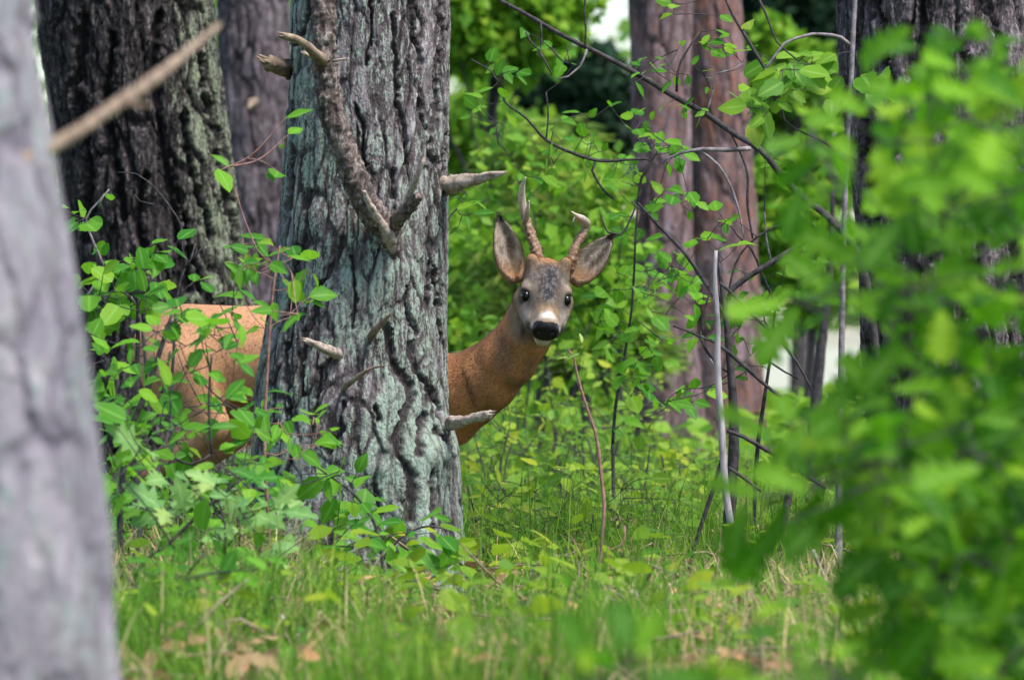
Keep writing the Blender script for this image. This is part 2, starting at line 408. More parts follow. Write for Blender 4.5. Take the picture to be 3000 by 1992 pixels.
# main pine, in front of the deer
rows = [(-60, 858, 1320, 15.2), (0, 855, 1318, 15.2), (200, 846, 1318, 15.2), (400, 834, 1317, 15.2), (600, 822, 1315, 15.2), (800, 806, 1312, 15.2), (900, 790, 1310, 15.2),
        (1000, 773, 1308, 15.2), (1100, 755, 1308, 15.2), (1200, 742, 1314, 15.2), (1300, 735, 1340, 15.2), (1400, 740, 1345, 15.2), (1500, 745, 1342, 15.2), (1600, 750, 1338, 15.2), (1730, 755, 1335, 15.2)]
pine = thing('pine_tree', 'lichen-covered pine trunk with a forked branch scar that the deer peers around', 'tree', base_of(rows))
FIS = [([(1130, 960), (1137, 1004), (1165, 1074), (1200, 1130), (1207, 1165), (1186, 1213), (1165, 1276), (1172, 1332), (1200, 1387), (1205, 1450), (1200, 1520)], 13),
       ([(1207, 1004), (1221, 1088), (1255, 1150), (1283, 1192), (1276, 1213)], 9),
       ([(1241, 1215), (1230, 1270), (1221, 1331)], 9), ([(1276, 1262), (1304, 1285)], 11), ([(1102, 1198), (1109, 1228)], 9),
       ([(1006, 701), (974, 778), (936, 848), (917, 924), (898, 975), (880, 1060), (885, 1150)], 10),
       ([(904, -30), (900, 40), (880, 100), (853, 140), (840, 223), (853, 382), (850, 542), (840, 640), (830, 720)], 8),
       ([(1290, -30), (1297, 83), (1282, 210), (1277, 331), (1267, 382), (1261, 433), (1277, 478)], 8),
       ([(1308, 395), (1303, 484), (1303, 700)], 5), ([(1204, 0), (1210, 83), (1226, 147), (1235, 188)], 8),
       ([(1153, 45), (1156, 191), (1162, 306), (1178, 331), (1188, 414), (1194, 480)], 6), ([(1229, 293), (1242, 357), (1261, 389)], 6),
       ([(1044, 306), (1060, 382), (1063, 484)], 6), ([(1159, 500), (1153, 580)], 6), ([(1080, -20), (1086, 90), (1076, 190)], 5),
       ([(1250, 640), (1262, 760), (1255, 900)], 5), ([(1190, 840), (1200, 930), (1225, 980)], 6), ([(1010, 1180), (1000, 1260), (960, 1330)], 8),
       ([(840, 1010), (830, 1130), (850, 1250)], 8), ([(935, 1080), (930, 1180), (905, 1280)], 8), ([(1270, 780), (1283, 900), (1290, 1010)], 5),
       ([(905, 560), (890, 690), (850, 820)], 7), ([(1025, 750), (1040, 860), (1030, 960)], 6), ([(1100, 1420), (1115, 1520)], 7), ([(1262, 1380), (1268, 1500), (1275, 1600)], 7)]
def lich_main(px, py, T):
    v = 0.10 * np.exp(-((px - 880) / 70) ** 2) * (py < 900) + 0.09 * ss(600, 900, py) * np.exp(-((px - 1180) / 140) ** 2)
    v = v + 0.10 * np.exp(-((px - 1030) / 80) ** 2 - ((py - 880) / 130) ** 2) + 0.06 * ss(1000, 1300, py) - 0.05 * (px > 1020) * (py < 380)
    v = v - 0.12 * np.exp(-((px - 1000) / 90) ** 2 - ((py - 1130) / 90) ** 2)
    return v
trunk(pine, rows, M['bark_main'], 620, 0.0034, 0.032, 0.115, 0.0062, 1.7, flare=[(-0.95, 0.28, 0.18, 0.17), (-0.25, 0.3, 0.07, 0.14), (-1.6, 0.25, 0.08, 0.12), (-2.3, 0.4, 0.12, 0.13), (0.6, 0.4, 0.1, 0.12), (2.4, 0.5, 0.1, 0.12)],
      fissures=FIS, lich=lich_main, bumps=[(1130, 790, 55, 130, 0.02), (1060, 1190, 70, 60, 0.015), (1270, 1330, 55, 60, 0.022), (1110, 1372, 26, 26, 0.012), (1232, 1452, 20, 24, 0.010), (920, 640, 40, 60, 0.012), (1260, 1120, 30, 110, 0.012)])
SD = 14.985
def wood(root, name, pts, rpx, mat, D=None, n=10, step=0.012, rough=0.35, seed=1.0, splinter=True, barked=False):
    p3 = np.array([P(x, y, (D if D is not None else q[0])) for x, y, *q in pts])
    p = resample(p3, step)
    k = np.mean(p3[:, 1]) / F
    V, Q, T = tube(p, np.array(rpx) * k, n, rough, seed)
    if barked:
        m = len(p); R3 = V[:m * n].reshape(m, n, 3); dirs = R3 - p[:, None]; dirs /= np.linalg.norm(dirs, axis=2)[..., None]
        nz = noise3(R3[..., 0] * 70 + seed, R3[..., 1] * 70, R3[..., 2] * 30) + 0.8 * np.abs(noise3(R3[..., 0] * 150, R3[..., 1] * 150, R3[..., 2] * 50))
        fl = np.round(nz * 2.5) / 2.5
        V[:m * n] = (R3 + dirs * (0.0035 * fl + 0.001 * nz)[..., None]).reshape(-1, 3)
        at = {'plate': np.concatenate([np.clip(0.75 + 0.6 * nz, 0.2, 1).ravel(), [1, 1]]), 'lich': np.full(len(V), -0.06), 'tone': np.concatenate([np.clip(0.35 + fl * 0.5, 0, 1).ravel(), [.5, .5]])}
        return part(name, V, [Q, T], mat, root, True, at)
    tb = [(V, Q, T)]
    if splinter and rpx[-1] > 2.5:
        r = random.Random(int(seed * 100)); d = p[-1] - p[-2]; d /= np.linalg.norm(d)
        for s in range(4):
            o = np.array([r.gauss(0, 1), r.gauss(0, 1), r.gauss(0, 1)]); o -= d * (o @ d); o *= rpx[-1] * k * 0.6 / (np.linalg.norm(o) + 1e-9)
            L = rpx[-1] * k * r.uniform(0.8, 2.4)
            tb.append(tube(np.array([p[-1] + o - d * L, p[-1] + o * 0.9 + d * L * 0.3, p[-1] + o * 0.8 + d * L]), [rpx[-1] * k * 0.55, rpx[-1] * k * 0.35, 0.0004], 5))
    V, fs = joined(tb)
    return part(name, V, fs, mat, root)
# the long forked branch that lies against the trunk
wood(pine, 'branch', [(1150, 780, 15.03), (1140, 690, 14.99), (1095, 630, 14.95), (1050, 550, 14.92), (1005, 430, 14.90), (972, 320, 14.89), (955, 220, 14.89), (948, 100, 14.89), (945, -40, 14.9)], [24, 36, 38, 38, 37, 35, 34, 34, 34], M['bark_branch'], n=44, step=0.004, rough=0.22, seed=2.2, barked=True)
wood(pine, 'branch_stub', [(1130, 700, 15.0), (1160, 650, 14.95), (1195, 610, 14.9), (1228, 572, 14.86)], [26, 19, 19, 13], M['bark_branch'], n=32, step=0.004, seed=4.1, barked=True)
wood(pine, 'branch_stub', [(1190, 600, 14.90), (1208, 550, 14.86), (1230, 500, 14.83), (1243, 462, 14.82)], [10, 9.5, 8, 4], M['deadwood_pale'], seed=5.1)
wood(pine, 'bare_wood', [(1065, 560, 14.885), (1090, 610, 14.905), (1118, 655, 14.93), (1140, 695, 14.955), (1150, 740, 14.99)], [5, 10, 13, 17, 9], M['deadwood_pale'], n=12, step=.006, rough=.6, seed=17.2, splinter=False)
wood(pine, 'branch_stub', [(945, 178, 14.86), (915, 150, 14.80), (875, 118, 14.76), (828, 104, 14.74)], [17, 15, 12, 10], M['deadwood_brown'], seed=6.3)
wood(pine, 'branch_stub', [(930, 170, 14.86), (900, 162, 14.83), (888, 154, 14.82)], [7, 7, 5], M['deadwood'], seed=7.3)
wood(pine, 'branch_stub', [(975, 180, 14.86), (1012, 173, 14.84)], [5, 3], M['deadwood'], seed=1.4)
wood(pine, 'branch_stub', [(850, 205, 15.2), (815, 195, 15.15), (783, 178, 15.12)], [22, 21, 19], M['deadwood_brown'], n=12, rough=0.9, seed=8.2)
wood(pine, 'branch_stub', [(1290, 542, 15.18), (1330, 538, 15.12), (1400, 522, 15.05), (1450, 512, 15.02), (1480, 505, 15.01)], [26, 24, 19, 13, 4], M['deadwood_pale'], n=14, rough=0.7, seed=9.7)
wood(pine, 'branch_stub', [(1345, 548, 15.1), (1362, 565, 15.08), (1368, 574, 15.08)], [5, 4, 1], M['deadwood'], seed=3.7)
wood(pine, 'branch_stub', [(1300, 1242, 15.15), (1345, 1236, 15.05), (1400, 1222, 14.98), (1436, 1214, 14.95)], [19, 17, 15, 12], M['deadwood_pale'], n=14, rough=0.5, seed=10.7)
wood(pine, 'branch_stub', [(1010, 1050, 15.02), (970, 1030, 14.94), (930, 1012, 14.88), (893, 996, 14.84)], [18, 15, 12, 8], M['deadwood_pale'], n=10, rough=0.5, seed=11.2)
wood(pine, 'branch_stub', [(1082, 990, 15.0), (1105, 962, 14.93), (1140, 924, 14.88)], [12, 11, 5], M['deadwood_brown'], seed=12.2)
wood(pine, 'branch_stub', [(990, 1150, 15.0), (1040, 1110, 14.9), (1085, 1080, 14.87), (1132, 1070, 14.85)], [4, 8, 6, 2], M['deadwood_brown'], seed=13.2)

# second pine, left, behind the deer
rows = [(-60, 95, 618, 19.5), (0, 100, 622, 19.5), (300, 140, 660, 19.5), (500, 165, 688, 19.5), (700, 190, 712, 19.5), (850, 205, 745, 19.5), (1000, 215, 765, 19.5), (1200, 215, 780, 19.5), (1560, 200, 800, 19.5)]
p2 = thing('pine_tree', 'thick dark pine trunk with grey-green lichen down one side, behind the deer\'s rump', 'tree', base_of(rows))
FIS2 = [([(470, 40), (450, 200), (468, 330), (480, 420), (500, 560), (530, 700), (560, 850)], 14), ([(590, 150), (600, 250), (640, 400), (655, 520), (690, 650), (705, 760)], 12),
        ([(540, 330), (560, 480), (590, 580), (625, 700)], 10), ([(420, 520), (400, 640), (430, 760)], 12), ([(330, 100), (300, 300), (340, 480), (360, 640)], 12), ([(240, 60), (220, 260), (260, 480), (250, 700)], 14), ([(525, 560), (545, 640), (570, 760), (590, 860)], 9)]
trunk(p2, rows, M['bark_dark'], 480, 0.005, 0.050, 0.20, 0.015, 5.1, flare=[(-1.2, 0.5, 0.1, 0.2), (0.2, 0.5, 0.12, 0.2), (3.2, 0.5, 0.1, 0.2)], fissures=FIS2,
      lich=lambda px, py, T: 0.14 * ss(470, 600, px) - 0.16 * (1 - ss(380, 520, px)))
# third pine, far left
rows = [(-60, 632, 850, 27), (0, 632, 850, 27), (500, 640, 862, 27), (1000, 640, 880, 27), (1400, 630, 900, 27)]
p3 = thing('pine_tree', 'purplish-brown pine trunk further back, seen between the two big left trunks', 'tree', base_of(rows))
trunk(p3, rows, M['bark_back'], 260, 0.010, 0.05, 0.17, 0.014, 8.4, zfine=2.2)
wood(p3, 'branch_stub', [(745, 300, 26.8), (735, 306, 26.6), (728, 318, 26.5)], [16, 13, 4], M['deadwood_brown'], n=8, step=.02)
# the two reddish pines
rows = [(-60, 1842, 2035, 26), (0, 1842, 2030, 26), (300, 1850, 2025, 26), (600, 1858, 2030, 26), (900, 1862, 2035, 26), (1150, 1855, 2060, 26), (1430, 1840, 2080, 26)]
r1 = thing('pine_tree', 'grey and orange pine trunk, left one of the reddish pair behind the deer', 'tree', base_of(rows))
trunk(r1, rows, M['bark_red'], 260, 0.010, 0.07, 0.22, 0.009, 11.4, zfine=2.2)
wood(r1, 'branch_stub', [(1850, 640, 25.9), (1815, 622, 25.8), (1795, 618, 25.75)], [26, 26, 22], M['deadwood'], n=12, rough=0.25, step=.015)
rows = [(-60, 2008, 2165, 27.2), (0, 2010, 2172, 27.2), (300, 2012, 2195, 27.2), (600, 2015, 2215, 27.2), (900, 2010, 2228, 27.2), (1150, 2010, 2240, 27.2), (1420, 2000, 2255, 27.2)]
r2 = thing('pine_tree', 'red-brown pine trunk, right one of the reddish pair behind the deer', 'tree', base_of(rows))
trunk(r2, rows, M['bark_red'], 260, 0.010, 0.07, 0.22, 0.009, 15.9, zfine=2.2, lich=lambda px, py, T: 0.06 + 0 * px)
# right pine
rows = [(-60, 2435, 3060, 15.6), (0, 2442, 3070, 15.6), (300, 2470, 3090, 15.6), (600, 2500, 3110, 15.6), (1000, 2525, 3130, 15.6), (1400, 2560, 3160, 15.6), (1710, 2580, 3180, 15.6)]
p4 = thing('pine_tree', 'broad furrowed pine trunk standing behind the blurred oak leaves', 'tree', base_of(rows))
FIS4 = [([(2560, -20), (2590, 120), (2600, 260), (2640, 400), (2650, 600), (2680, 900)], 14), ([(2700, 0), (2690, 140), (2720, 300), (2700, 480)], 12), ([(2860, 200), (2900, 300), (2890, 420), (2930, 560)], 14),
        ([(2980, 560), (2940, 640), (2990, 760), (2960, 900)], 13), ([(2820, 700), (2840, 860), (2810, 1000)], 12), ([(2520, 300), (2545, 560), (2560, 820)], 14)]
trunk(p4, rows, M['bark_right'], 480, 0.005, 0.055, 0.18, 0.014, 21.3, flare=[(-1.6, 0.4, 0.12, 0.15), (2.9, 0.4, 0.1, 0.15)], fissures=FIS4,
      lich=lambda px, py, T: -0.14 * (1 - ss(2560, 2700, px)))
wood(p4, 'branch_stub', [(2680, 860, 15.3), (2640, 850, 15.2), (2600, 846, 15.15)], [24, 15, 5], M['deadwood'], n=10, rough=0.5, step=.012)
# near trunk on the left, far out of focus
rows = [(-60, -560, 80, 7.5), (0, -555, 88, 7.5), (400, -520, 150, 7.5), (800, -490, 225, 7.5), (1200, -470, 272, 7.5), (1600, -450, 318, 7.5), (1992, -420, 352, 7.5), (2470, -400, 420, 7.5)]
p5 = thing('pine_tree', 'pale grey trunk leaning at the near edge of the path with one bare twig', 'tree', base_of(rows))
trunk(p5, rows, M['bark_near'], 300, 0.005, 0.05, 0.16, 0.007, 31.3, zfine=1.2)
wood(p5, 'twig', [(60, 470, 7.42), (160, 425, 7.5), (250, 370, 7.62), (345, 305, 7.75), (440, 240, 7.9), (540, 160, 8.05), (640, 75, 8.2)], [24, 20, 19, 22, 19, 15, 10], M['deadwood_brown'], n=8, rough=0.25, step=.012)
wood(p5, 'twig', [(350, 300, 7.75), (395, 308, 7.73), (440, 312, 7.72)], [16, 12, 4], M['deadwood_brown'], n=8, rough=0.25, step=.012)

# ------------------------------------------------------------------ roe buck
def smin(a, b, k):
    h = np.clip(0.5 + 0.5 * (b - a) / k, 0, 1)
    return b + (a - b) * h - k * h * (1 - h)
def smax(a, b, k): return -smin(-a, -b, k)
def cone(p, a, b, ra, rb, sc=None):
    a = np.asarray(a, np.float32); b = np.asarray(b, np.float32)
    pa = p - a; ba = b - a
    if sc is not None: pa = pa * sc; ba = ba * sc
    h = np.clip(pa @ ba / (ba @ ba), 0, 1)
    return np.linalg.norm(pa - h[:, None] * ba, axis=1) - (ra + (rb - ra) * h)
def ell(p, c, r, Rm=None):
    q = p - np.asarray(c, np.float32)
    if Rm is not None: q = q @ Rm
    r = np.asarray(r, np.float32)
    k0 = np.linalg.norm(q / r, axis=1); k1 = np.linalg.norm(q / (r * r), axis=1) + 1e-9
    return k0 * (k0 - 1) / k1

BY = 16.04                                   # the body's own plane, a step behind the pine
HO = P(1599, 868, 15.74)                     # midpoint between the eyes
pit, yaw, rol = math.radians(41), math.radians(7), math.radians(6)
Rp = np.array(Matrix.Rotation(math.radians(180), 3, 'Z') @ Matrix.Identity(3))
# head axes: x to the right of the picture, y along the snout, z up out of the forehead
fx = np.array([1.0, 0, 0]); fy = np.array([0, -math.cos(pit), -math.sin(pit)]); fz = np.array([0, -math.sin(pit), math.cos(pit)])
Ryaw = np.array(Matrix.Rotation(yaw, 3, 'Z')); Rrol = np.array(Matrix.Rotation(rol, 3, 'Y'))
HA = np.stack([Rrol @ Ryaw @ v for v in (fx, fy, fz)], 1)         # columns: head axes in world
def hw(x, y, z): return HO + HA @ np.array([x, y, z])
NK = [(P(1300, 1178, 16.02), 0.118), (P(1364, 1144, 15.97), 0.094), (P(1422, 1108, 15.93), 0.084), (P(1490, 1046, 15.88), 0.073), (P(1534, 988, 15.85), 0.065), (P(1560, 930, 15.83), 0.060)]
EARS = []
for (bx, by), (tx, ty), out in (((1507, 812), (1464, 638), -1), ((1688, 818), (1790, 692), 1)):
    Bp = P(bx, by, 15.80); Tp = P(tx, ty, 15.81); ax = Tp - Bp; L = np.linalg.norm(ax); ax = ax / L
    nrm = np.array([-0.22 * out, -1, 0.05]); nrm -= ax * (nrm @ ax); nrm /= np.linalg.norm(nrm)
    EARS.append((Bp, ax, np.cross(ax, nrm), nrm, L))
def ear_sdf(p, E):
    Bp, ax, sd, nrm, L = E
    q = p - Bp; a = q @ ax / L; b = q @ sd; c = q @ nrm
    t = np.clip(a, 0.0, 1.0)
    w = 0.0292 * np.clip(np.sin(math.pi * np.clip(t, 0, 1) ** 0.86), 0, 1) ** 0.80 + 0.006 * (1 - t)
    bow = 0.020 * (1 - np.clip(b / np.maximum(w, 1e-3), -1, 1) ** 2) * (1 - 0.35 * t)
    da = np.where(a < 0, -a * L, np.where(a > 1, (a - 1) * L, 0))
    db = np.maximum(np.abs(b) - w, 0)
    return np.sqrt(da ** 2 + db ** 2 + (c + bow) ** 2) - (0.0042 + 0.012 * (1 - t) ** 4)
BSC = np.array([1, 1.22, 1], np.float32)
def legs():
    out = []
    for sx in (-0.075, 0.075):               # hind legs: thigh, knee forward, hock back, upright shank
        f = 0.03 if sx > 0 else -0.05
        x0 = -0.80 + f
        pts = [((x0, BY + sx, 0.52), 0.095), ((x0 + 0.075, BY + sx, 0.385), 0.055), ((x0 - 0.075, BY + sx, 0.255), 0.024), ((x0 - 0.045, BY + sx, 0.06), 0.0145), ((x0 - 0.02, BY + sx, 0.012), 0.017)]
        out.append(pts)
    for sx in (-0.06, 0.06):
        f = 0.02 if sx > 0 else -0.03
        x0 = -0.21 + f
        pts = [((x0, BY + sx, 0.44), 0.07), ((x0 - 0.035, BY + sx, 0.35), 0.038), ((x0 + 0.01, BY + sx, 0.225), 0.021), ((x0, BY + sx, 0.06), 0.0135), ((x0 + 0.025, BY + sx, 0.012), 0.016)]
        out.append(pts)
    return out
LEGS = legs()
def head_sdf(p):
    q = ((p - HO.astype(np.float32)) @ HA.astype(np.float32))
    qa = q.copy(); qa[:, 0] = np.abs(qa[:, 0])
    h = ell(q, (0, -0.048, 0.010), (0.058, 0.066, 0.050))
    h = smin(h, ell(q, (0, -0.004, -0.008), (0.060, 0.055, 0.042)), 0.025)
    h = smin(h, cone(q, (0, 0.01, -0.012), (0, 0.086, -0.025), 0.047, 0.033), 0.02)
    h = smin(h, cone(qa, (0.042, -0.020, -0.036), (0.028, 0.060, -0.036), 0.035, 0.026), 0.02)
    h = smin(h, cone(q, (0, -0.03, 0.026), (0, 0.086, -0.007), 0.028, 0.021), 0.02)
    h = smin(h, cone(q, (0, -0.01, -0.062), (0, 0.088, -0.062), 0.034, 0.021), 0.015)
    h = smin(h, ell(q, (0, 0.096, -0.029), (0.0400, 0.025, 0.028)), 0.010)
    h = smin(h, ell(qa, (0.048, -0.012, 0.012), (0.016, 0.020, 0.012)), 0.012)      # brow over the eye
    h = smax(h, -ell(qa, (0.0585, 0.016, 0.006), (0.0145, 0.0155, 0.0135)), 0.007)  # eye socket
    h = smin(h, ell(q, (0, 0.1075, -0.0180), (0.0315, 0.013, 0.0240)), 0.004)        # nose pad
    h = smax(h, -ell(qa, (0.0165, 0.1205, -0.0165), (0.0062, 0.010, 0.0045)), 0.003) # nostrils
    h = smax(h, -ell(q, (0, 0.110, -0.0490), (0.030, 0.020, 0.0020)), 0.003)        # mouth line
    return smin(h, cone(qa, (0.034, -0.050, 0.035), (0.043, -0.064, 0.060), 0.022, 0.015), 0.015)   # antler pedicles
def deer_sdf(p):
    p = p.astype(np.float32)
    d = np.full(len(p), 9.0, np.float32)
    m = p[:, 0] < 0.05; s = p[m]
    e = cone(s, (-0.825, BY, 0.560), (-0.60, BY, 0.560), 0.132, 0.122, BSC)
    e = smin(e, cone(s, (-0.60, BY, 0.555), (-0.38, BY, 0.500), 0.122, 0.130, BSC), 0.04)
    e = smin(e, cone(s, (-0.38, BY, 0.498), (-0.20, BY - 0.01, 0.452), 0.130, 0.120, BSC), 0.04)
    e = smin(e, cone(s, (-0.945, BY, 0.60), (-0.965, BY, 0.555), 0.022, 0.010), 0.02)   # short tail
    d[m] = e
    m = p[:, 0] > -0.38; s = p[m]; e = d[m]
    for k in range(len(NK) - 1):
        e = smin(e, cone(s, NK[k][0], NK[k + 1][0], NK[k][1], NK[k + 1][1]), 0.018)
    e = smin(e, cone(s, NK[-1][0], hw(0, -0.05, -0.02), 0.059, 0.050), 0.025)
    d[m] = e
    for L in LEGS:
        m = (p[:, 2] < 0.64) & (np.abs(p[:, 0] - L[0][0][0]) < 0.24); s = p[m]
        if not len(s): continue
        e = np.full(len(s), 9.0, np.float32)
        for k in range(len(L) - 1):
            e = smin(e, cone(s, L[k][0], L[k + 1][0], L[k][1], L[k + 1][1]), 0.012)
        d[m] = smin(d[m], e, 0.045)
    m = np.abs(p - HO).max(1) < 0.24; s = p[m]
    if len(s):
        e = smin(d[m], head_sdf(s), 0.018)
        for E in EARS: e = smin(e, ear_sdf(s, E), 0.012)
        d[m] = e
    return d

def surface_nets(f, lo, hi, h, blk=8):
    lo = np.array(lo, float); n = (np.ceil((np.array(hi) - lo) / h / blk).astype(int)) * blk
    nb = n // blk
    bi = np.stack(np.meshgrid(*[np.arange(k) for k in nb], indexing='ij'), -1).reshape(-1, 3)
    dc = f(lo + (bi + 0.5) * blk * h)
    act = bi[np.abs(dc) < blk * h * 0.95 + 0.014]
    G = np.full(n + 1, np.nan, np.float32)
    loc = np.stack(np.meshgrid(*[np.arange(blk + 1)] * 3, indexing='ij'), -1).reshape(-1, 3)
    for s in range(0, len(act), 2500):
        ix = (act[s:s + 2500, None] * blk + loc[None]).reshape(-1, 3)
        G[ix[:, 0], ix[:, 1], ix[:, 2]] = f(lo + ix * h)
    cells = (act[:, None] * blk + np.stack(np.meshgrid(*[np.arange(blk)] * 3, indexing='ij'), -1).reshape(-1, 3)[None]).reshape(-1, 3)
    offs = np.array([[a, b, c] for a in (0, 1) for b in (0, 1) for c in (0, 1)])
    vals = np.stack([G[cells[:, 0] + o[0], cells[:, 1] + o[1], cells[:, 2] + o[2]] for o in offs], 1)
    sg = vals < 0
    keep = sg.any(1) & ~sg.all(1); cells = cells[keep]; vals = vals[keep]
    acc = np.zeros((len(cells), 3)); cnt = np.zeros(len(cells))
    for a in range(8):
        for b in range(a + 1, 8):
            if np.abs(offs[a] - offs[b]).sum() != 1: continue
            m = (vals[:, a] < 0) != (vals[:, b] < 0)
            t = vals[m, a] / (vals[m, a] - vals[m, b])
            acc[m] += offs[a] + t[:, None] * (offs[b] - offs[a]); cnt[m] += 1
    V = lo + (cells + acc / cnt[:, None]) * h
    idx = np.full(n + 1, -1, np.int32); idx[cells[:, 0], cells[:, 1], cells[:, 2]] = np.arange(len(cells))
    Qs = []
    for ax in range(3):
        u, v = (ax + 1) % 3, (ax + 2) % 3
        e = np.eye(3, dtype=int)
        c2 = cells + e[ax]
        s0 = G[cells[:, 0], cells[:, 1], cells[:, 2]] < 0; s1 = G[c2[:, 0], c2[:, 1], c2[:, 2]] < 0
        m = (s0 != s1) & (cells[:, u] > 0) & (cells[:, v] > 0)
        c = cells[m]
        g = lambda k: idx[k[:, 0], k[:, 1], k[:, 2]]
        q = np.stack([g(c), g(c - e[u]), g(c - e[u] - e[v]), g(c - e[v])], 1)
        fl = ~s0[m]
        q[fl] = q[fl][:, ::-1]
        Qs.append(q[(q >= 0).all(1)])
    return V, np.vstack(Qs)[:, ::-1]

dV, dQ = surface_nets(deer_sdf, (-1.01, 15.56, -0.03), (0.32, 16.24, 0.96), 0.0032)
eps = 0.002
def grad(p):
    gv = np.stack([deer_sdf(p + eps * e) - deer_sdf(p - eps * e) for e in np.eye(3)], 1)
    return gv / (np.linalg.norm(gv, axis=1)[:, None] + 1e-9)

def lerp(a, b, t): return a + (np.asarray(b) - a) * t[:, None]
def coat(p):
    """colours of the coat by where on the animal a point lies"""
    q = (p - HO) @ HA; x, y, z = q[:, 0], q[:, 1], q[:, 2]; ax_ = np.abs(x)
    n1 = noise3(p[:, 0] * 22, p[:, 1] * 22, p[:, 2] * 14); n2 = noise3(p[:, 0] * 90, p[:, 1] * 90, p[:, 2] * 55); n3 = noise3(p[:, 0] * 260, p[:, 1] * 260, p[:, 2] * 200)
    col = np.zeros((len(p), 3)); col[:] = (0.56, 0.245, 0.098)
    rump = ss(-0.15, -0.5, p[:, 0]); col = lerp(col, (0.55, 0.285, 0.150), rump)
    und = ss(0.47, 0.36, p[:, 2]) * rump; col = lerp(col, (0.50, 0.36, 0.24), und * 0.25)
    legm = ss(0.34, 0.22, p[:, 2]); col = lerp(col, (0.24, 0.13, 0.07), legm)
    # neck: browner on the throat, mottled
    neck = ss(-0.14, -0.04, p[:, 0]) * (1 - ss(0.66, 0.74, p[:, 2]))
    col = lerp(col, (0.27, 0.145, 0.078), neck * (0.42 + 1.1 * n1 + .4 * n2).clip(0, .9))
    thr = np.exp(-((p[:, 0] - 0.06) / 0.05) ** 2 - ((p[:, 2] - 0.585) / 0.05) ** 2); col = lerp(col, (0.50, 0.24, 0.09), thr * 0.6)
    sc = np.exp(-((p[:, 0] + 0.105 + 0.35 * (p[:, 2] - 0.47)) / 0.008) ** 2 - ((p[:, 2] - 0.475) / 0.055) ** 2) + np.exp(-((p[:, 0] + 0.062) / 0.006) ** 2 - ((p[:, 2] - 0.405) / 0.022) ** 2)
    col = lerp(col, (0.085, 0.042, 0.028), np.clip(sc * (0.7 + 0.9 * n2), 0, 0.85))
    # head
    hd = (1 - ss(0.11, 0.155, np.sqrt((q ** 2).sum(1)))) * ss(-0.11, -0.06, y)
    face = lerp(np.tile((0.31, 0.20, 0.125), (len(p), 1)), (0.36, 0.305, 0.265), ss(0.0, 0.05, y) * ss(0.02, 0.045, ax_))
    face = lerp(face, (0.54, 0.44, 0.35), np.exp(-((ax_ - 0.042) / 0.018) ** 2 - ((y + 0.012) / 0.02) ** 2))                     # pale brow
    fore = np.exp(-((ax_ + 0.006 * n1 + 0.005 * n2) / (0.056 - 0.26 * np.clip(y + 0.02, 0, 0.11))) ** 2) * np.clip(1.1 + 0.8 * n1, 0, 1.15).clip(0, 1) * ss(-0.085, -0.06, y) * (1 - ss(0.045, 0.074, y)) * ss(-0.012, 0.008, z + 0.18 * np.clip(y, 0, 1))
    grey = np.tile((0.032, 0.032, 0.040), (len(p), 1)); grey = lerp(grey, (0.135, 0.128, 0.132), ss(-0.1, 0.5, n3 + 0.6 * n2))
    face = face * (1 - fore[:, None]) + grey * fore[:, None]
    side = np.exp(-((ax_ - 0.036) / 0.014) ** 2 - ((y - 0.032) / 0.022) ** 2); face = lerp(face, (0.15, 0.125, 0.115), side * 0.85 * (0.7 + n2))
    tuft = np.exp(-((y + 0.072) / 0.02) ** 2) * ss(0.03, 0.05, z); face = lerp(face, (0.36, 0.20, 0.10), tuft * 0.8)
    wh = np.exp(-((y - 0.089) / 0.0085) ** 2 - (x / 0.020) ** 2) * ss(-0.022, -0.010, z); face = lerp(face, (0.80, 0.77, 0.74), np.clip(wh * 1.25, 0, 1))
    lips = ss(0.064, 0.088, y) * (1 - ss(-0.024, -0.014, z)) * ss(-0.052, -0.045, z); face = lerp(face, (0.05, 0.042, 0.042), lips * 0.92)
    chin = ss(0.050, 0.080, y) * (1 - ss(-0.056, -0.047, z)); face = lerp(face, (0.78, 0.73, 0.68), chin * 0.95)
    lid = np.exp(-((np.sqrt((ax_ - 0.0545) ** 2 + (y - 0.0115) ** 2 + (z - 0.003) ** 2) - 0.0175) / 0.0058) ** 2) * (ax_ > 0.036); face = lerp(face, (0.055, 0.045, 0.045), np.clip(lid * 0.85, 0, 1))
    duct = np.exp(-((ax_ - 0.044) / 0.006) ** 2 - ((y - 0.032) / 0.010) ** 2); face = lerp(face, (0.05, 0.04, 0.04), duct * 0.8)
    col = col * (1 - hd[:, None]) + face * hd[:, None]
    pad = (((x / 0.034) ** 2 + ((z + 0.019) / 0.0275) ** 2) < 1) & (y > 0.097)
    col[pad] = (0.012, 0.012, 0.015)
    wet = pad.astype(float)
    # ears
    for E in EARS:
        Bp, ax, sd, nrm, L = E
        r = p - Bp; a = r @ ax / L; b = r @ sd; c = r @ nrm
        w = 0.0292 * np.clip(np.sin(math.pi * np.clip(a, 0, 1) ** 0.86), 0.02, 1) ** 0.80 + 0.006
        m = (a > -0.05) & (a < 1.1) & (np.abs(b) < w + 0.012) & (np.abs(c) < 0.045)
        inner = np.tile((0.48, 0.395, 0.33), (len(p), 1))
        inner = lerp(inner, (0.10, 0.065, 0.05), np.clip(np.exp(-((b / w - 0.30) / 0.34) ** 2) * ss(0.15, 0.4, a) * (1 - ss(0.7, 0.95, a)) * (1.0 + 1.4 * noise3(a * 7, b * 150, 3.3 + 0 * a)), 0, 0.95))
        inner = lerp(inner, (0.12, 0.075, 0.055), np.clip(np.exp(-((b / w + 0.45) / 0.2) ** 2) * ss(0.2, 0.4, a) * (1 - ss(0.5, 0.8, a)) * (0.6 + n2 * 1.5), 0, 0.8))
        rim = np.clip(ss(0.80, 0.98, np.abs(b) / w) + ss(0.86, 0.97, a), 0, 1)
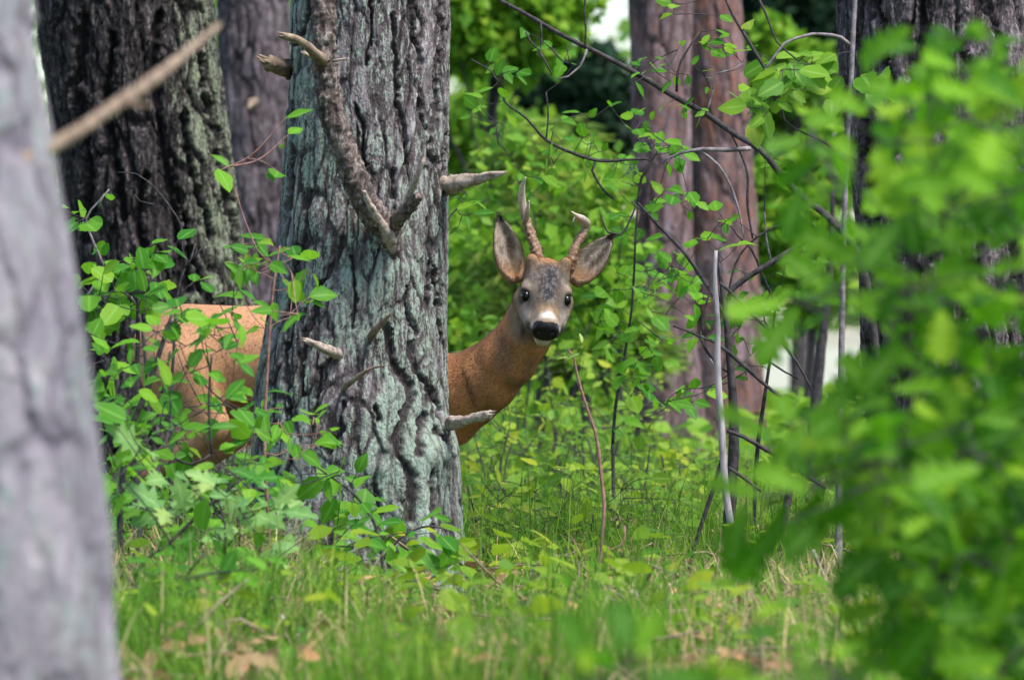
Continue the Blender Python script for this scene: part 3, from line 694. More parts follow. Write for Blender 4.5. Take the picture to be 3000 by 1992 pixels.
        inner = lerp(inner, (0.10, 0.055, 0.032), rim * 0.9); inner = lerp(inner, (0.035, 0.026, 0.024), ss(0.88, 0.98, a))
        inner = lerp(inner, (0.28, 0.17, 0.10), 1 - ss(0.12, 0.40, a))
        k = (m * ss(-0.05, 0.12, a))[:, None]
        col = col * (1 - k) + inner * k
    col = col * (1 + 0.22 * n2 + 0.18 * n3)[:, None]
    return np.clip(col, 0.004, 0.95), wet
dcol, dwet = coat(dV)
def coat_mat():
    m, nt, bs = new_mat('deer_coat')
    nt.links.new(attr(nt, 'col', 'Color'), bs.inputs['Base Color'])
    wet = attr(nt, 'wet')
    nt.links.new(math_node(nt, 'SUBTRACT', 0.88, math_node(nt, 'MULTIPLY', wet, 0.62)), bs.inputs['Roughness'])
    bs.inputs['Specular IOR Level'].default_value = 0.3
    v = stretched(nt, (1, 1, 1)); n = noise_node(nt, 260, v, 3)
    b = N(nt, 'ShaderNodeBump'); b.inputs['Strength'].default_value = 0.3; b.inputs['Distance'].default_value = 0.003
    nt.links.new(n, b.inputs['Height']); nt.links.new(b.outputs['Normal'], bs.inputs['Normal'])
    return m
M['coat'] = coat_mat()
deer = thing('roe_deer', 'red-brown roe buck with antlers looking out from behind a lichen-covered trunk', 'deer', (-0.5, BY, float(gz(-0.5, BY))))
part('body', dV, dQ, M['coat'], deer, True, {'wet': dwet}, dcol)
# short fur
def fur():
    tri = np.vstack([dQ[:, [0, 1, 2]], dQ[:, [0, 2, 3]]])
    A, B_, C_ = dV[tri[:, 0]], dV[tri[:, 1]], dV[tri[:, 2]]
    cr = np.cross(B_ - A, C_ - A); area = np.linalg.norm(cr, axis=1) / 2
    ctr = (A + B_ + C_) / 3
    wgt = area * np.where(ctr[:, 0] > -0.2, 2.2, 1.0) * np.where(cr[:, 1] < 0, 1.0, 0.25) * (ctr[:, 2] > 0.25)
    n = 150000
    t = rng.choice(len(tri), n, p=wgt / wgt.sum()); u = rng.random((n, 2)); u = np.where(u.sum(1, keepdims=True) > 1, 1 - u, u)
    p = A[t] + (B_[t] - A[t]) * u[:, :1] + (C_[t] - A[t]) * u[:, 1:]
    nr = cr[t] / (np.linalg.norm(cr[t], axis=1)[:, None] + 1e-12)
    col, wet = coat(p)
    q = (p - HO) @ HA
    hd = 1 - ss(0.11, 0.17, np.sqrt((q ** 2).sum(1)))
    flow = np.tile(np.array([-0.75, 0.1, -0.65]), (n, 1)) * (1 - hd[:, None]) + (-HA[:, 1])[None] * hd[:, None]
    eye = (np.abs(np.abs(q[:, 0]) - 0.055) < 0.02) & (np.abs(q[:, 1] - 0.012) < 0.02) & (np.abs(q[:, 2] - 0.003) < 0.018)
    keep = (wet < 0.5) & ~eye & ~((q[:, 1] > 0.098) & (hd > 0.5))
    p, nr, col, flow, hd = p[keep], nr[keep], col[keep], flow[keep], hd[keep]; n = len(p)
    flow = flow + rng.normal(0, 0.18, (n, 3)) + 0.5 * np.stack([noise3(p[:, 0] * 18, p[:, 1] * 18, p[:, 2] * 18 + 30 * k) for k in range(3)], 1); flow -= nr * (flow * nr).sum(1)[:, None]; flow /= np.linalg.norm(flow, axis=1)[:, None] + 1e-9
    d = flow * 0.9 + nr * 0.36; d /= np.linalg.norm(d, axis=1)[:, None]
    ln = (0.019 * (1 - hd) + 0.0075 * hd) * rng.uniform(0.6, 1.3, n)
    er = np.zeros(n, bool)
    for E in EARS:
        r_ = p - E[0]; ra = r_ @ E[1] / E[4]
        m_ = (ra > 0.12) & (ra < 1.1) & (np.abs(r_ @ E[2]) < 0.045) & (np.abs(r_ @ E[3]) < 0.05); er |= m_
        side = np.sign(r_ @ E[2])[:, None] * -E[2][None]
        d = np.where(m_[:, None], 0.8 * E[1][None] + 0.5 * side + nr * 0.25 + rng.normal(0, .2, (n, 3)), d)
    d /= np.linalg.norm(d, axis=1)[:, None]
    ln = ln * np.where(er, 0.75, 1.0)
    sd = np.cross(d, nr); sd /= np.linalg.norm(sd, axis=1)[:, None] + 1e-9
    wd = (0.0011 * (1 - hd) + 0.0007 * hd)[:, None]
    b0 = p - nr * 0.001
    V = np.stack([b0 - sd * wd, b0 + sd * wd, b0 + d * ln[:, None]], 1).reshape(-1, 3)
    cc = np.repeat(np.clip(col * rng.choice([0.72, 0.86, 1.0, 1.15, 1.35], (n, 1)), 0, 1), 3, 0)
    o = part('fur', V, np.arange(3 * n).reshape(-1, 3), M['coat'], deer, True, {'wet': np.zeros(3 * n)}, cc)
    o['kind'] = 'stuff'
fur()
# eyes
def eye_mat():
    m, nt, bs = new_mat('deer_eye'); bs.inputs['Base Color'].default_value = (0.006, 0.005, 0.005, 1)
    bs.inputs['Roughness'].default_value = 0.22; bs.inputs['Specular IOR Level'].default_value = 0.35
    return m
M['eye'] = eye_mat()
def uv_sphere(c, r, nu=20, nv=14):
    th = np.arange(nu) / nu * 2 * math.pi; ph = np.linspace(0.02, math.pi - 0.02, nv)
    V = np.array([[math.sin(b) * math.cos(a), math.sin(b) * math.sin(a), math.cos(b)] for b in ph for a in th])
    i = np.arange(nv - 1)[:, None] * nu; j = np.arange(nu)[None]; k = (j + 1) % nu
    return V * r + c, np.stack([i + j, i + nu + j, i + nu + k, i + k], -1).reshape(-1, 4)
for s in (-1, 1):
    V, Q = uv_sphere(np.zeros(3), np.array([0.0135, 0.0150, 0.0140]))
    V = HO + (V + np.array([s * 0.0512, 0.0095, 0.0025])) @ HA.T
    part('eye', V, Q, M['eye'], deer)
# antlers: pearled brown beams with pale polished tips
def antler_mat():
    m, nt, bs = new_mat('antler'); v = stretched(nt, (1, 1, 1))
    n = noise_node(nt, 160, v, 4)
    nt.links.new(mixc(nt, ramp(nt, n, [(0.45, (0, 0, 0)), (0.7, (1, 1, 1))]), attr(nt, 'col', 'Color'), (0.42, 0.30, 0.22)), bs.inputs['Base Color'])
    bs.inputs['Roughness'].default_value = 0.6
    return m
M['antler'] = antler_mat()
def antler(beam, rb, tines, seed):
    tb = []
    cols = []
    def add(pts, r, pale0):
        p = resample(np.array([P(x, y, D) for x, y, D in pts]), 0.0035)
        k = 15.8 / F; m = len(p); t = np.linspace(0, 1, m)
        rad = np.interp(t, np.linspace(0, 1, len(r)), r) * k
        V, Q, T = tube(p, rad, 14)
        n = 14; R3 = V[:m * n].reshape(m, n, 3)
        pearl = noise3(R3[..., 0] * 190 + seed, R3[..., 1] * 190, R3[..., 2] * 150) * (1 - pale0) * (1 - ss(0.45, 0.75, t))[:, None] * 0.55
        ridge = 0.10 * np.sin(np.arange(n) * 2.7)[None] * np.ones((m, 1))
        R3 = p[:, None] + (R3 - p[:, None]) * (1 + pearl + ridge)[..., None]
        V[:m * n] = R3.reshape(-1, 3)
        tt = np.concatenate([np.repeat(t, n), [0, 1]])
        c = lerp(np.tile((0.20, 0.095, 0.05), (len(V), 1)), (0.72, 0.60, 0.50), np.clip(ss(0.40, 0.85, tt) + pale0, 0, 1))
        tb.append((V, Q, T)); cols.append(c)
    add(beam, rb, 0.0)
    for pts, r in tines: add(pts, r, 0.55)
    V, fs = joined(tb)
    part('antler', V, fs, M['antler'], deer, True, None, np.vstack(cols))
antler([(1583, 785, 15.80), (1576, 760, 15.79), (1570, 730, 15.79), (1556, 690, 15.80), (1543, 650, 15.81), (1534, 615, 15.81), (1529, 580, 15.80), (1531, 545, 15.78), (1540, 520, 15.76)], [17, 18, 15, 13.5, 12.5, 12, 10.5, 8, 2],
       [([(1541, 640, 15.80), (1546, 615, 15.77), (1550, 588, 15.75)], [9, 7, 2])], 1.0)
antler([(1661, 800, 15.80), (1669, 775, 15.79), (1679, 745, 15.79), (1690, 715, 15.80), (1704, 692, 15.81), (1716, 668, 15.82), (1718, 654, 15.81), (1707, 642, 15.79), (1690, 633, 15.76), (1675, 621, 15.74)], [17, 18, 15, 13, 12, 12, 11.5, 10, 7, 2],
       [([(1712, 660, 15.81), (1688, 640, 15.78), (1678, 650, 15.76)], [8, 6, 2])], 4.0)

# ------------------------------------------------------------------ leaves and plants
def leaf_mesh(name, outline, fold, droop, twist=0.0, wav=0.0):
    """leaf of unit length along +Y: half-widths at stations along the midrib"""
    V, Q = [], []
    for k, (t, w, sk) in enumerate(outline):
        zc = -droop * t * t
        a = twist * t
        for sgn in (-1, 0, 1):
            x = sgn * w; z = abs(sgn) * w * fold + zc + wav * sgn * math.sin(9 * t)
            V.append((x * math.cos(a), t + (sk if sgn else 0), z + x * math.sin(a)))
    for k in range(len(outline) - 1):
        b = 3 * k
        Q += [(b, b + 1, b + 4, b + 3), (b + 1, b + 2, b + 5, b + 4)]
    return np.array(V), np.array(Q)
def blade_outline(W, a, b, n, tip=.0):
    return [(k / n, max(.006, W * math.sin(math.pi * (k / n) ** a) ** b) if 0 < k < n else .008, 0) for k in range(n + 1)]
OV = blade_outline(.30, .80, .85, 10); RD = blade_outline(.40, .78, .62, 10); LN = blade_outline(.19, .90, .95, 9)
OK = [(0, .01, 0), (.08, .04, 0), (.17, .17, .06), (.25, .06, .0), (.36, .27, .07), (.44, .09, 0), (.56, .36, .07), (.65, .12, 0), (.77, .31, .07), (.85, .11, .02), (.94, .17, .03), (1.0, .04, 0)]
MP = [(0, .02, 0), (.10, .28, -.05), (.18, .12, .02), (.34, .40, .10), (.44, .18, .02), (.60, .30, .10), (.70, .14, 0), (.84, .12, .03), (1, .005, 0)]
LEAF = {}
for nm, ol in (('ovate', OV), ('round', RD), ('lance', LN), ('oak', OK), ('maple', MP)):
    LEAF[nm] = []
    for v in range(4):
        r = random.Random(v * 7 + len(nm))
        o2 = [(t, w * r.uniform(.88, 1.12), s) for t, w, s in ol]
        LEAF[nm].append(leaf_mesh(nm, o2, r.uniform(.05, .32), r.uniform(-.05, .30), r.uniform(-.4, .4), 0.03 if nm in ('oak', 'maple') else 0.012))
_lm = {}
def leaf_data(kind, v, mat):
    k = (kind, v, mat)
    if k not in _lm:
        V, Q = LEAF[kind][v]; _lm[k] = make_mesh('leaf', V, Q, True, {'rib': (np.arange(len(V)) % 3 == 1) * 1.0}); _lm[k].materials.append(M[mat])
    return _lm[k]
def frame(d, n):
    y = d / (np.linalg.norm(d) + 1e-9); x = np.cross(y, n); x /= np.linalg.norm(x) + 1e-9
    return x, y, np.cross(x, y)

class Plant:
    def __init__(self, name, label, cat, D, base, group=None):
        self.D = D; self.k = D / F
        if len(base) == 2: bx, by = base[0], base[1]; x = (bx - CX) / F * by; y = by
        self.root = thing(name, label, cat, (x, y, float(gz(x, y)) - 0.01), group)
        self.nodes = [np.array(self.root.location)]; self.tubes = {}; self.leaves = []
    def stem(self, pts, rpx, mat='twig_dark', n=6, D=None, step=0.02):
        D = D or self.D
        p3 = np.array([P(q[0], q[1], q[2] if len(q) > 2 else D) for q in pts])
        p = resample(p3, step)
        self.tubes.setdefault(mat, []).append(tube(p, np.array(rpx) * self.k, n, 0.15, random.random() * 9))
        self.nodes += list(p); return self
    def root_stem(self, to, rpx, mat='twig_dark', bend=0.0):
        b = np.array(self.root.location); t = P(*to) if len(to) == 3 else P(to[0], to[1], self.D)
        mid = (b + t) / 2 + np.array([bend, 0, 0])
        p = resample(np.array([b, mid, t]), 0.02)
        self.tubes.setdefault(mat, []).append(tube(p, np.array(rpx) * self.k, 6, 0.15, random.random() * 9))
        self.nodes += list(p); return self
    def leaf_at(self, pts, size, kinds, mat, spread_d=0.12, jit=8, face=0.5, droop=0.25, big=0.35, D=None, twmat='twig_dark', tw=1.0, more=0.7, extra_px=1.0):
        """pts: photo positions of leaves; each hangs on a twig to the nearest wood of its plant"""
        D = D or self.D
        pts = list(pts) + [(x + random.uniform(-34, 34) * extra_px, y + random.uniform(-28, 28) * extra_px) for x, y in pts if random.random() < more]
        pos = [P(x + random.uniform(-jit, jit), y + random.uniform(-jit, jit), D + random.gauss(0, spread_d)) for x, y in pts]
        todo = list(range(len(pos))); nodes = np.array(self.nodes)
        dist = np.array([np.min(np.linalg.norm(nodes - q, axis=1)) for q in pos])
        for k in np.argsort(dist):
            q = pos[k]; nodes = np.array(self.nodes)
            dd = np.linalg.norm(nodes - q, axis=1) + 0.3 * np.clip(nodes[:, 2] - q[2], 0, None)
            b = nodes[int(np.argmin(dd))]
            mid = (b + q) / 2 + np.array([0, 0, -0.12]) * np.linalg.norm(q - b) * random.uniform(-0.6, 1.0)
            p = resample(np.array([b, mid, q]), 0.012)
            L = np.linalg.norm(q - b)
            if L > 0.004:
                r1 = min(0.0022, 0.0008 + 0.006 * L) * tw
                self.tubes.setdefault(twmat, []).append(tube(p, [r1, 0.0008 * tw], 4, 0, 0, False)); self.nodes += list(p[1::2])
            out = (q - b) / (L + 1e-6)
            d = out * 0.7 + np.array([random.gauss(0, .6), random.gauss(0, .55), random.gauss(0, .35) - droop])
            n = np.array([random.gauss(0, .35), -face * random.uniform(.4, 1.5), 0.75 + random.gauss(0, .25)])
            s = 0.88 * size * random.uniform(1 - big, 1 + big)
            self.add_leaf(q, d, n, s, random.choice(kinds), mat)
        return self
    def add_leaf(self, q, d, n, s, kind, mat):
        self.leaves.append((q, d, n, s, kind, mat))
    def build(self, cap=300):
        root = self.root; b = np.array(root.location)
        if self.tubes:                       # all the wood of one plant hangs together: one mesh, its own bark colours
            names = list(self.tubes); allt = [t for mt in names for t in self.tubes[mt]]
            V, fs = joined(allt)
            mi = [i for i, mt in enumerate(names) for t in self.tubes[mt]]
            idx = np.concatenate([np.repeat(mi, [len(t[1]) for t in allt]), np.repeat(mi, [len(t[2]) for t in allt])])
            o = part('stem', V, fs, M[names[0]], root)
            for mt in names[1:]: o.data.materials.append(M[mt])
            o.data.polygons.foreach_set('material_index', idx.astype(np.int32))
        lv = self.leaves
        for (q, d, n, s, kind, mat) in lv[:cap]:
            x, y, z = frame(d, n)
            o = bpy.data.objects.new('leaf', leaf_data(kind, random.randrange(4), mat)); C.objects.link(o)
            o.parent = root
            m4 = Matrix.Identity(4)
            for r in range(3):
                m4[r][0], m4[r][1], m4[r][2], m4[r][3] = x[r] * s, y[r] * s, z[r] * s, q[r] - b[r]
            o.matrix_local = m4
        if lv[cap:]:
            self.mass(lv[cap:])
        return root
    def mass(self, lv, name='leaf_mass'):
        by = {}
        for t in lv: by.setdefault(t[5], []).append(t)
        for mat, ls in by.items():
            Vs, Qs, rs, o = [], [], [], 0
            for (q, d, n, s, kind, _) in ls:
                V, Q = LEAF[kind][random.randrange(4)]; x, y, z = frame(d, n)
                Vs.append(q + s * (V[:, :1] * x + V[:, 1:2] * y + V[:, 2:] * z)); Qs.append(Q + o); o += len(V); rs += [random.random()] * len(V)
            ob = part(name, np.vstack(Vs), np.vstack(Qs), M[mat], self.root, True, {'rnd': rs, 'rib': (np.arange(len(rs)) % 3 == 1) * 1.0}); ob['kind'] = 'stuff'
def crop(s, ox, oy, pts): return [(ox + s * x, oy + s * y) for x, y in pts]

# --- long bare branch arching over the deer
b = Plant('arching_sapling', 'bare dark branch arching down from upper air over the deer to the oak', 'branch', 15.3, (2700, 15.0))
b.stem([(1380, -60, 15.6), (1430, -18, 15.6), (1545, 45, 15.5), (1640, 100, 15.4), (1760, 160, 15.3), (1880, 225, 15.3), (2000, 298, 15.3), (2060, 328, 15.3), (2150, 392, 15.3), (2230, 442, 15.2), (2290, 515, 15.2), (2350, 578, 15.2), (2430, 640, 15.1), (2520, 760, 15.0), (2560, 980, 15.0), (2590, 1300, 15.0), (2600, 1760, 15.0)],
       [3, 6, 7, 7, 8, 8, 9, 9, 10, 11, 11, 12, 12, 14, 16, 18, 20], n=8)
b.stem([(2200, 435), (2130, 440), (2060, 438), (1990, 450), (1930, 480)], [7, 7, 6, 4, 2], 'twig_grey')
b.stem([(2050, 440), (2105, 485), (2140, 545), (2165, 620), (2180, 700)], [4, 4, 4, 3, 2], 'twig_grey')
b.stem([(2132, 375), (2165, 440), (2190, 510), (2190, 600), (2205, 700)], [2, 3, 4, 4, 3])
b.stem([(1982, 270), (1985, 215), (1996, 178), (2025, 130), (2049, 94)], [4, 4, 3.5, 3, 2])
b.stem([(1585, 66), (1586, 100), (1582, 150), (1560, 130), (1540, 95)], [2.5, 3, 3, 3, 2])
b.stem([(1714, 140), (1716, 80), (1712, 30), (1718, -30)], [3, 3, 3, 3])
b.stem([(1720, 145), (1700, 195), (1665, 225), (1632, 232)], [3.5, 3.5, 3, 2], 'twig_grey')
b.stem([(1580, 150), (1600, 185), (1618, 222)], [3, 3, 2])
b.stem([(2070, 330), (2090, 260), (2092, 220), (2150, 205), (2175, 185)], [3.5, 3, 3, 3, 2], 'twig_grey')
b.leaf_at(crop(.3827, 1900, 0, [(130, 510), (130, 550), (230, 570), (400, 560), (310, 560), (430, 680), (360, 740), (290, 800), (400, 840), (330, 830), (400, 900), (150, 780), (250, 810), (240, 330), (460, 370), (430, 330), (490, 240), (560, 340), (630, 280), (680, 400), (390, 330)]) +
          crop(.3827, 1300, 0, [(1510, 500), (1690, 510), (1710, 550), (1600, 500), (1460, 620), (1530, 610)]), 0.043, ['ovate', 'ovate', 'lance'], 'leaf_shrub', D=15.3, spread_d=0.08)
b.build()

# --- leafy birch-like sapling twig hanging between deer and red pines
b = Plant('aspen_sapling', 'slender leafy sapling whose twigs hang behind the deer\'s antlers', 'sapling', 17.0, (1800, 16.9))
b.root_stem((1795, 1300), [6, 5])
b.stem([(1795, 1300), (1805, 1180), (1830, 1040), (1850, 910), (1858, 790), (1862, 690), (1868, 600)], [5, 5, 4.5, 4, 3.5, 3, 2.5])
b.stem([(1868, 600), (1880, 520), (1910, 470), (1850, 468), (1760, 472), (1680, 450), (1600, 410), (1540, 345), (1480, 300), (1462, 245), (1440, 210), (1380, 175)], [4, 4, 4, 4, 5, 5, 4.5, 4, 3.5, 3, 2.5, 2], 'twig_dark')
b.stem([(1745, 475), (1735, 500), (1770, 560), (1800, 585)], [4, 4, 3.5, 3])
b.stem([(1600, 410), (1606, 340), (1600, 270)], [2.5, 2.5, 2])
b.stem([(1480, 440), (1460, 420), (1455, 370)], [2, 2.5, 2])
b.leaf_at(crop(.3827, 1300, 0, [(960, 370), (880, 430), (975, 490), (560, 590), (450, 740), (340, 820), (460, 940), (1090, 910), (1260, 830), (1430, 860), (1480, 880), (1400, 960), (1470, 970), (1530, 940), (800, 930), (930, 1060), (900, 930), (1150, 1110), (1080, 1050), (790, 1170), (800, 1220), (880, 1190), (1080, 1230), (1180, 1240), (1290, 1300), (1380, 1360), (1450, 1320), (1620, 1060), (1700, 1070), (1650, 1110), (1600, 1150), (1740, 1160), (1800, 1130), (1500, 1130), (1350, 1230), (700, 1340), (690, 1470), (820, 1330), (920, 1430), (590, 1310), (1640, 1150), (1760, 1090), (1580, 1040), (850, 420), (800, 380), (620, 240), (300, 760), (250, 820), (370, 540), (420, 600), (480, 560)]) +
          crop(.3827, 1900, 0, [(280, 1150), (270, 1240), (60, 1100), (150, 1130), (230, 1100), (100, 1150), (180, 1180), (300, 1480), (290, 1540), (120, 1500)]), 0.046, ['ovate', 'round', 'ovate'], 'leaf_shrub', spread_d=0.12)
b.leaf_at(crop(.4145, 1750, 500, [(200, 50), (250, 20), (170, 80), (440, 180), (640, 150), (630, 210), (560, 180), (380, 240), (400, 270), (330, 290), (200, 330), (320, 400), (200, 440), (340, 490), (560, 590), (610, 650), (490, 680), (310, 680), (220, 680), (560, 740), (430, 740), (700, 740), (600, 770), (300, 790), (190, 780), (250, 830), (350, 890), (410, 890), (570, 870), (590, 910), (700, 950), (750, 880), (620, 1010), (420, 1040), (520, 1030), (280, 1120), (370, 1150), (440, 1190), (370, 1270), (460, 1330), (220, 1330), (320, 1390), (240, 1400), (180, 1430), (260, 1500), (340, 1520), (150, 1090), (110, 1030), (60, 960), (40, 1130), (90, 1200), (160, 960), (30, 880), (660, 540), (640, 690), (520, 640), (480, 770), (540, 700), (680, 820), (640, 850), (0, 1000), (60, 1050)]) +
          crop(.4146, 1300, 1000, [(1310, 130), (1400, 180), (1450, 50), (1250, 240), (1340, 320), (1420, 300), (1540, 130), (1680, 330), (1760, 330), (1880, 330), (1690, 400), (1840, 390), (1770, 430), (1600, 410), (1480, 440), (1370, 470), (1330, 400), (1260, 560), (1350, 540), (1550, 420), (1650, 370), (1720, 450)]), 0.052, ['round', 'round', 'ovate'], 'leaf_shrub', spread_d=0.14)
b.build()
# small leaves beside the pine stub
b = Plant('leafy_shoot', 'small leafy shoot hanging beside the pale branch stub on the pine', 'shoot', 15.7, (1290, 15.55))
b.root_stem((1290, 900, 15.6), [4, 3]); b.stem([(1290, 900, 15.6), (1285, 760, 15.6), (1310, 650, 15.65), (1350, 600, 15.7)], [3, 3, 2.5, 2])
b.leaf_at([(1365, 580), (1388, 592), (1345, 575), (1350, 630), (1340, 660), (1362, 640)], 0.05, ['ovate', 'lance'], 'leaf_shrub', spread_d=.03); b.build()

# --- broken silver pole and the dark stems round it
b = Plant('broken_stem', 'straight silvery dead stem snapped off at the top, left of the dark stem', 'dead stem', 14.9, (2158, 14.75))
b.stem([(2098, 734), (2094, 820), (2102, 950), (2103, 1100), (2114, 1250), (2124, 1420), (2140, 1530), (2155, 1640), (2165, 1740)], [5, 8.5, 9, 10.5, 10, 11, 10.5, 11, 11], 'twig_silver', n=10)
b.stem([(2103, 1080), (2088, 1062), (2080, 1050)], [4, 3, 1.5], 'twig_silver')
b.stem([(2110, 1230), (2126, 1216)], [4, 2], 'twig_silver')
b.build()
b = Plant('dead_sapling', 'forked dark dead sapling leaning against the silvery stem', 'dead sapling', 15.1, (2128, 15.0))
b.stem([(2106, 770), (2116, 850), (2130, 960), (2142, 1100), (2150, 1230), (2148, 1350), (2138, 1500), (2128, 1720)], [5, 8, 11, 13, 16, 18, 18, 18], n=8)
b.stem([(2132, 880), (2145, 848), (2200, 805), (2260, 770), (2310, 738), (2360, 710), (2400, 686)], [8, 10, 9, 8.5, 8, 7, 3], n=8)
b.stem([(2127, 914), (2144, 811), (2169, 745), (2218, 695), (2289, 657), (2343, 645), (2380, 657), (2405, 686)], [3, 3.5, 3.5, 3, 3, 2.5, 2.5, 2], D=15.2)
b.stem([(1868, 594, 15.3), (1910, 640, 15.3), (1950, 682, 15.3), (2010, 745, 15.2), (2050, 805, 15.2), (2085, 858, 15.1), (2120, 920, 15.1)], [3, 5, 6, 6, 6.5, 6, 5])
b.stem([(2108, 828), (2140, 855), (2180, 898), (2240, 955), (2290, 1003), (2340, 1070), (2380, 1145)], [5, 5, 5, 5, 4.5, 4, 3], D=15.0)
b.stem([(1972, 955), (2010, 968), (2060, 990), (2110, 1012), (2200, 1090), (2270, 1150), (2330, 1190)], [3, 3.5, 4, 6, 6, 5, 3], D=15.0)
b.stem([(2052, 970), (2060, 1010), (2090, 1055), (2130, 1090)], [3, 4, 4, 3], D=15.1)
b.stem([(2060, 990), (2058, 930), (2075, 870), (2085, 800)], [2.5, 3, 3, 2], D=15.1)
b.stem([(2130, 1262), (2180, 1280), (2240, 1315), (2310, 1358), (2420, 1432)], [5, 6, 6, 6, 4], D=15.0)
b.stem([(2135, 1370), (2180, 1400), (2230, 1440)], [5, 5, 3], D=15.0)
b.stem([(2120, 1320), (2090, 1430), (2050, 1550), (2020, 1660), (2005, 1720)], [4, 6, 6, 6, 6], D=14.9)
b.stem([(1850, 590), (1862, 605), (1820, 690), (1780, 680), (1760, 630)], [2, 3, 3, 3, 2], D=15.3)
b.leaf_at(crop(.4145, 1750, 500, [(860, 290), (960, 340), (930, 350), (790, 500), (990, 540), (780, 1090), (690, 1160), (740, 1150)]), 0.05, ['lance', 'ovate'], 'leaf_shrub', spread_d=.04)
b.build()
b = Plant('thin_shrub', 'thin branching shrub with sparse leaves between dead sapling and oak', 'shrub', 16.2, (2205, 16.1))
b.root_stem((2212, 1420), [6, 6])
b.stem([(2212, 1420), (2222, 1290), (2243, 1142), (2255, 1060), (2264, 981), (2270, 900), (2262, 870), (2240, 820), (2227, 790), (2202, 732), (2160, 690), (2140, 660)], [6, 6.5, 6.5, 6, 5.5, 5, 4.5, 4, 4, 3.5, 3, 2])
b.stem([(2264, 981), (2240, 940), (2235, 900)], [3, 3, 2]); b.stem([(2240, 620), (2245, 700), (2260, 770)], [2, 3, 3], 'twig_grey')
b.stem([(2255, 1060), (2300, 1090), (2340, 1110)], [3, 3, 2])
b.leaf_at(crop(.4145, 1750, 500, [(1010, 840), (1160, 930), (1200, 960), (950, 980), (980, 1030), (930, 1040), (990, 1160), (1100, 1220), (1130, 1250), (1050, 1400), (1080, 1480), (1140, 1380), (1110, 720), (1260, 720), (1000, 1000), (1040, 1060), (1030, 960), (970, 1180), (1180, 910), (1300, 800), (640, 1550), (790, 1540), (600, 1540), (1020, 700), (1320, 860)]), 0.05, ['ovate', 'lance'], 'leaf_shrub', spread_d=.1)
b.leaf_at(crop(.3827, 1900, 0, [(1030, 1250), (900, 1260)]) + [(2400, 760), (2440, 700), (2300, 760), (2350, 740)], 0.05, ['ovate'], 'leaf_shrub', spread_d=.1)
b.build()
b = Plant('dead_sapling', 'short slanting charcoal-dark dead trunk in front of the lake gap', 'dead sapling', 21.0, (2372, 20.8))
b.stem([(2440, 560), (2436, 700), (2428, 830), (2412, 970), (2398, 1100), (2385, 1250), (2368, 1530)], [6, 9, 12, 15, 17, 18, 20], n=8); b.build()
b = Plant('dead_stump', 'low grey slanting dead stake in the grass under the oak leaves', 'stake', 15.4, (2285, 15.2))
b.stem([(2318, 1400), (2302, 1500), (2290, 1600), (2284, 1720)], [11, 12, 14, 15], 'twig_dark', n=8); b.build()
# --- upper right: grey stem with a hooked side branch and round leaves
b = Plant('grey_sapling', 'upright grey sapling stem with a hooked side branch before the furrowed trunk', 'sapling', 14.6, (2455, 14.5))
b.stem([(2508, -40), (2505, 0), (2497, 153), (2493, 249), (2486, 344), (2478, 500), (2470, 800), (2462, 1200), (2455, 1780)], [7, 7.5, 8, 8, 8.5, 9, 10, 11, 12], 'twig_grey', n=8)
b.stem([(2492, 132), (2465, 110), (2436, 103), (2378, 101), (2335, 112), (2302, 126), (2270, 165), (2237, 210)], [5, 5, 4.5, 4.5, 4, 4, 3.5, 2], 'twig_grey')
b.stem([(2105, -20), (2126, 0), (2145, 42), (2191, 119), (2225, 175), (2244, 207), (2260, 237), (2283, 291), (2298, 352), (2345, 385)], [3, 4, 4.5, 5, 5, 4.5, 4, 4, 3, 2])
b.stem([(2225, 0), (2248, 54), (2275, 122), (2302, 149), (2340, 180)], [3.5, 3.5, 3, 3, 2])
b.stem([(2345, 385), (2420, 420), (2480, 470)], [2.5, 4, 5])
b.leaf_at(crop(.3827, 1900, 0, [(210, 30), (200, 90), (550, 120), (740, 170), (820, 390), (700, 750), (840, 780), (870, 830), (880, 900), (830, 640), (900, 620), (760, 660), (1100, 690), (1350, 710), (1200, 430), (1310, 470), (1430, 470), (1220, 490), (1100, 580), (1000, 600), (1150, 620), (1450, 620), (1630, 580), (1580, 640), (1720, 710), (1760, 580), (1380, 540), (800, 760), (1000, 540), (950, 480), (1060, 470), (1120, 510), (1280, 560), (1340, 600), (1040, 640), (920, 700), (980, 790), (1400, 620), (1690, 640), (1060, 550), (870, 500), (1180, 560)]), 0.064, ['round', 'ovate'], 'leaf_lime', spread_d=.10)
b.build()

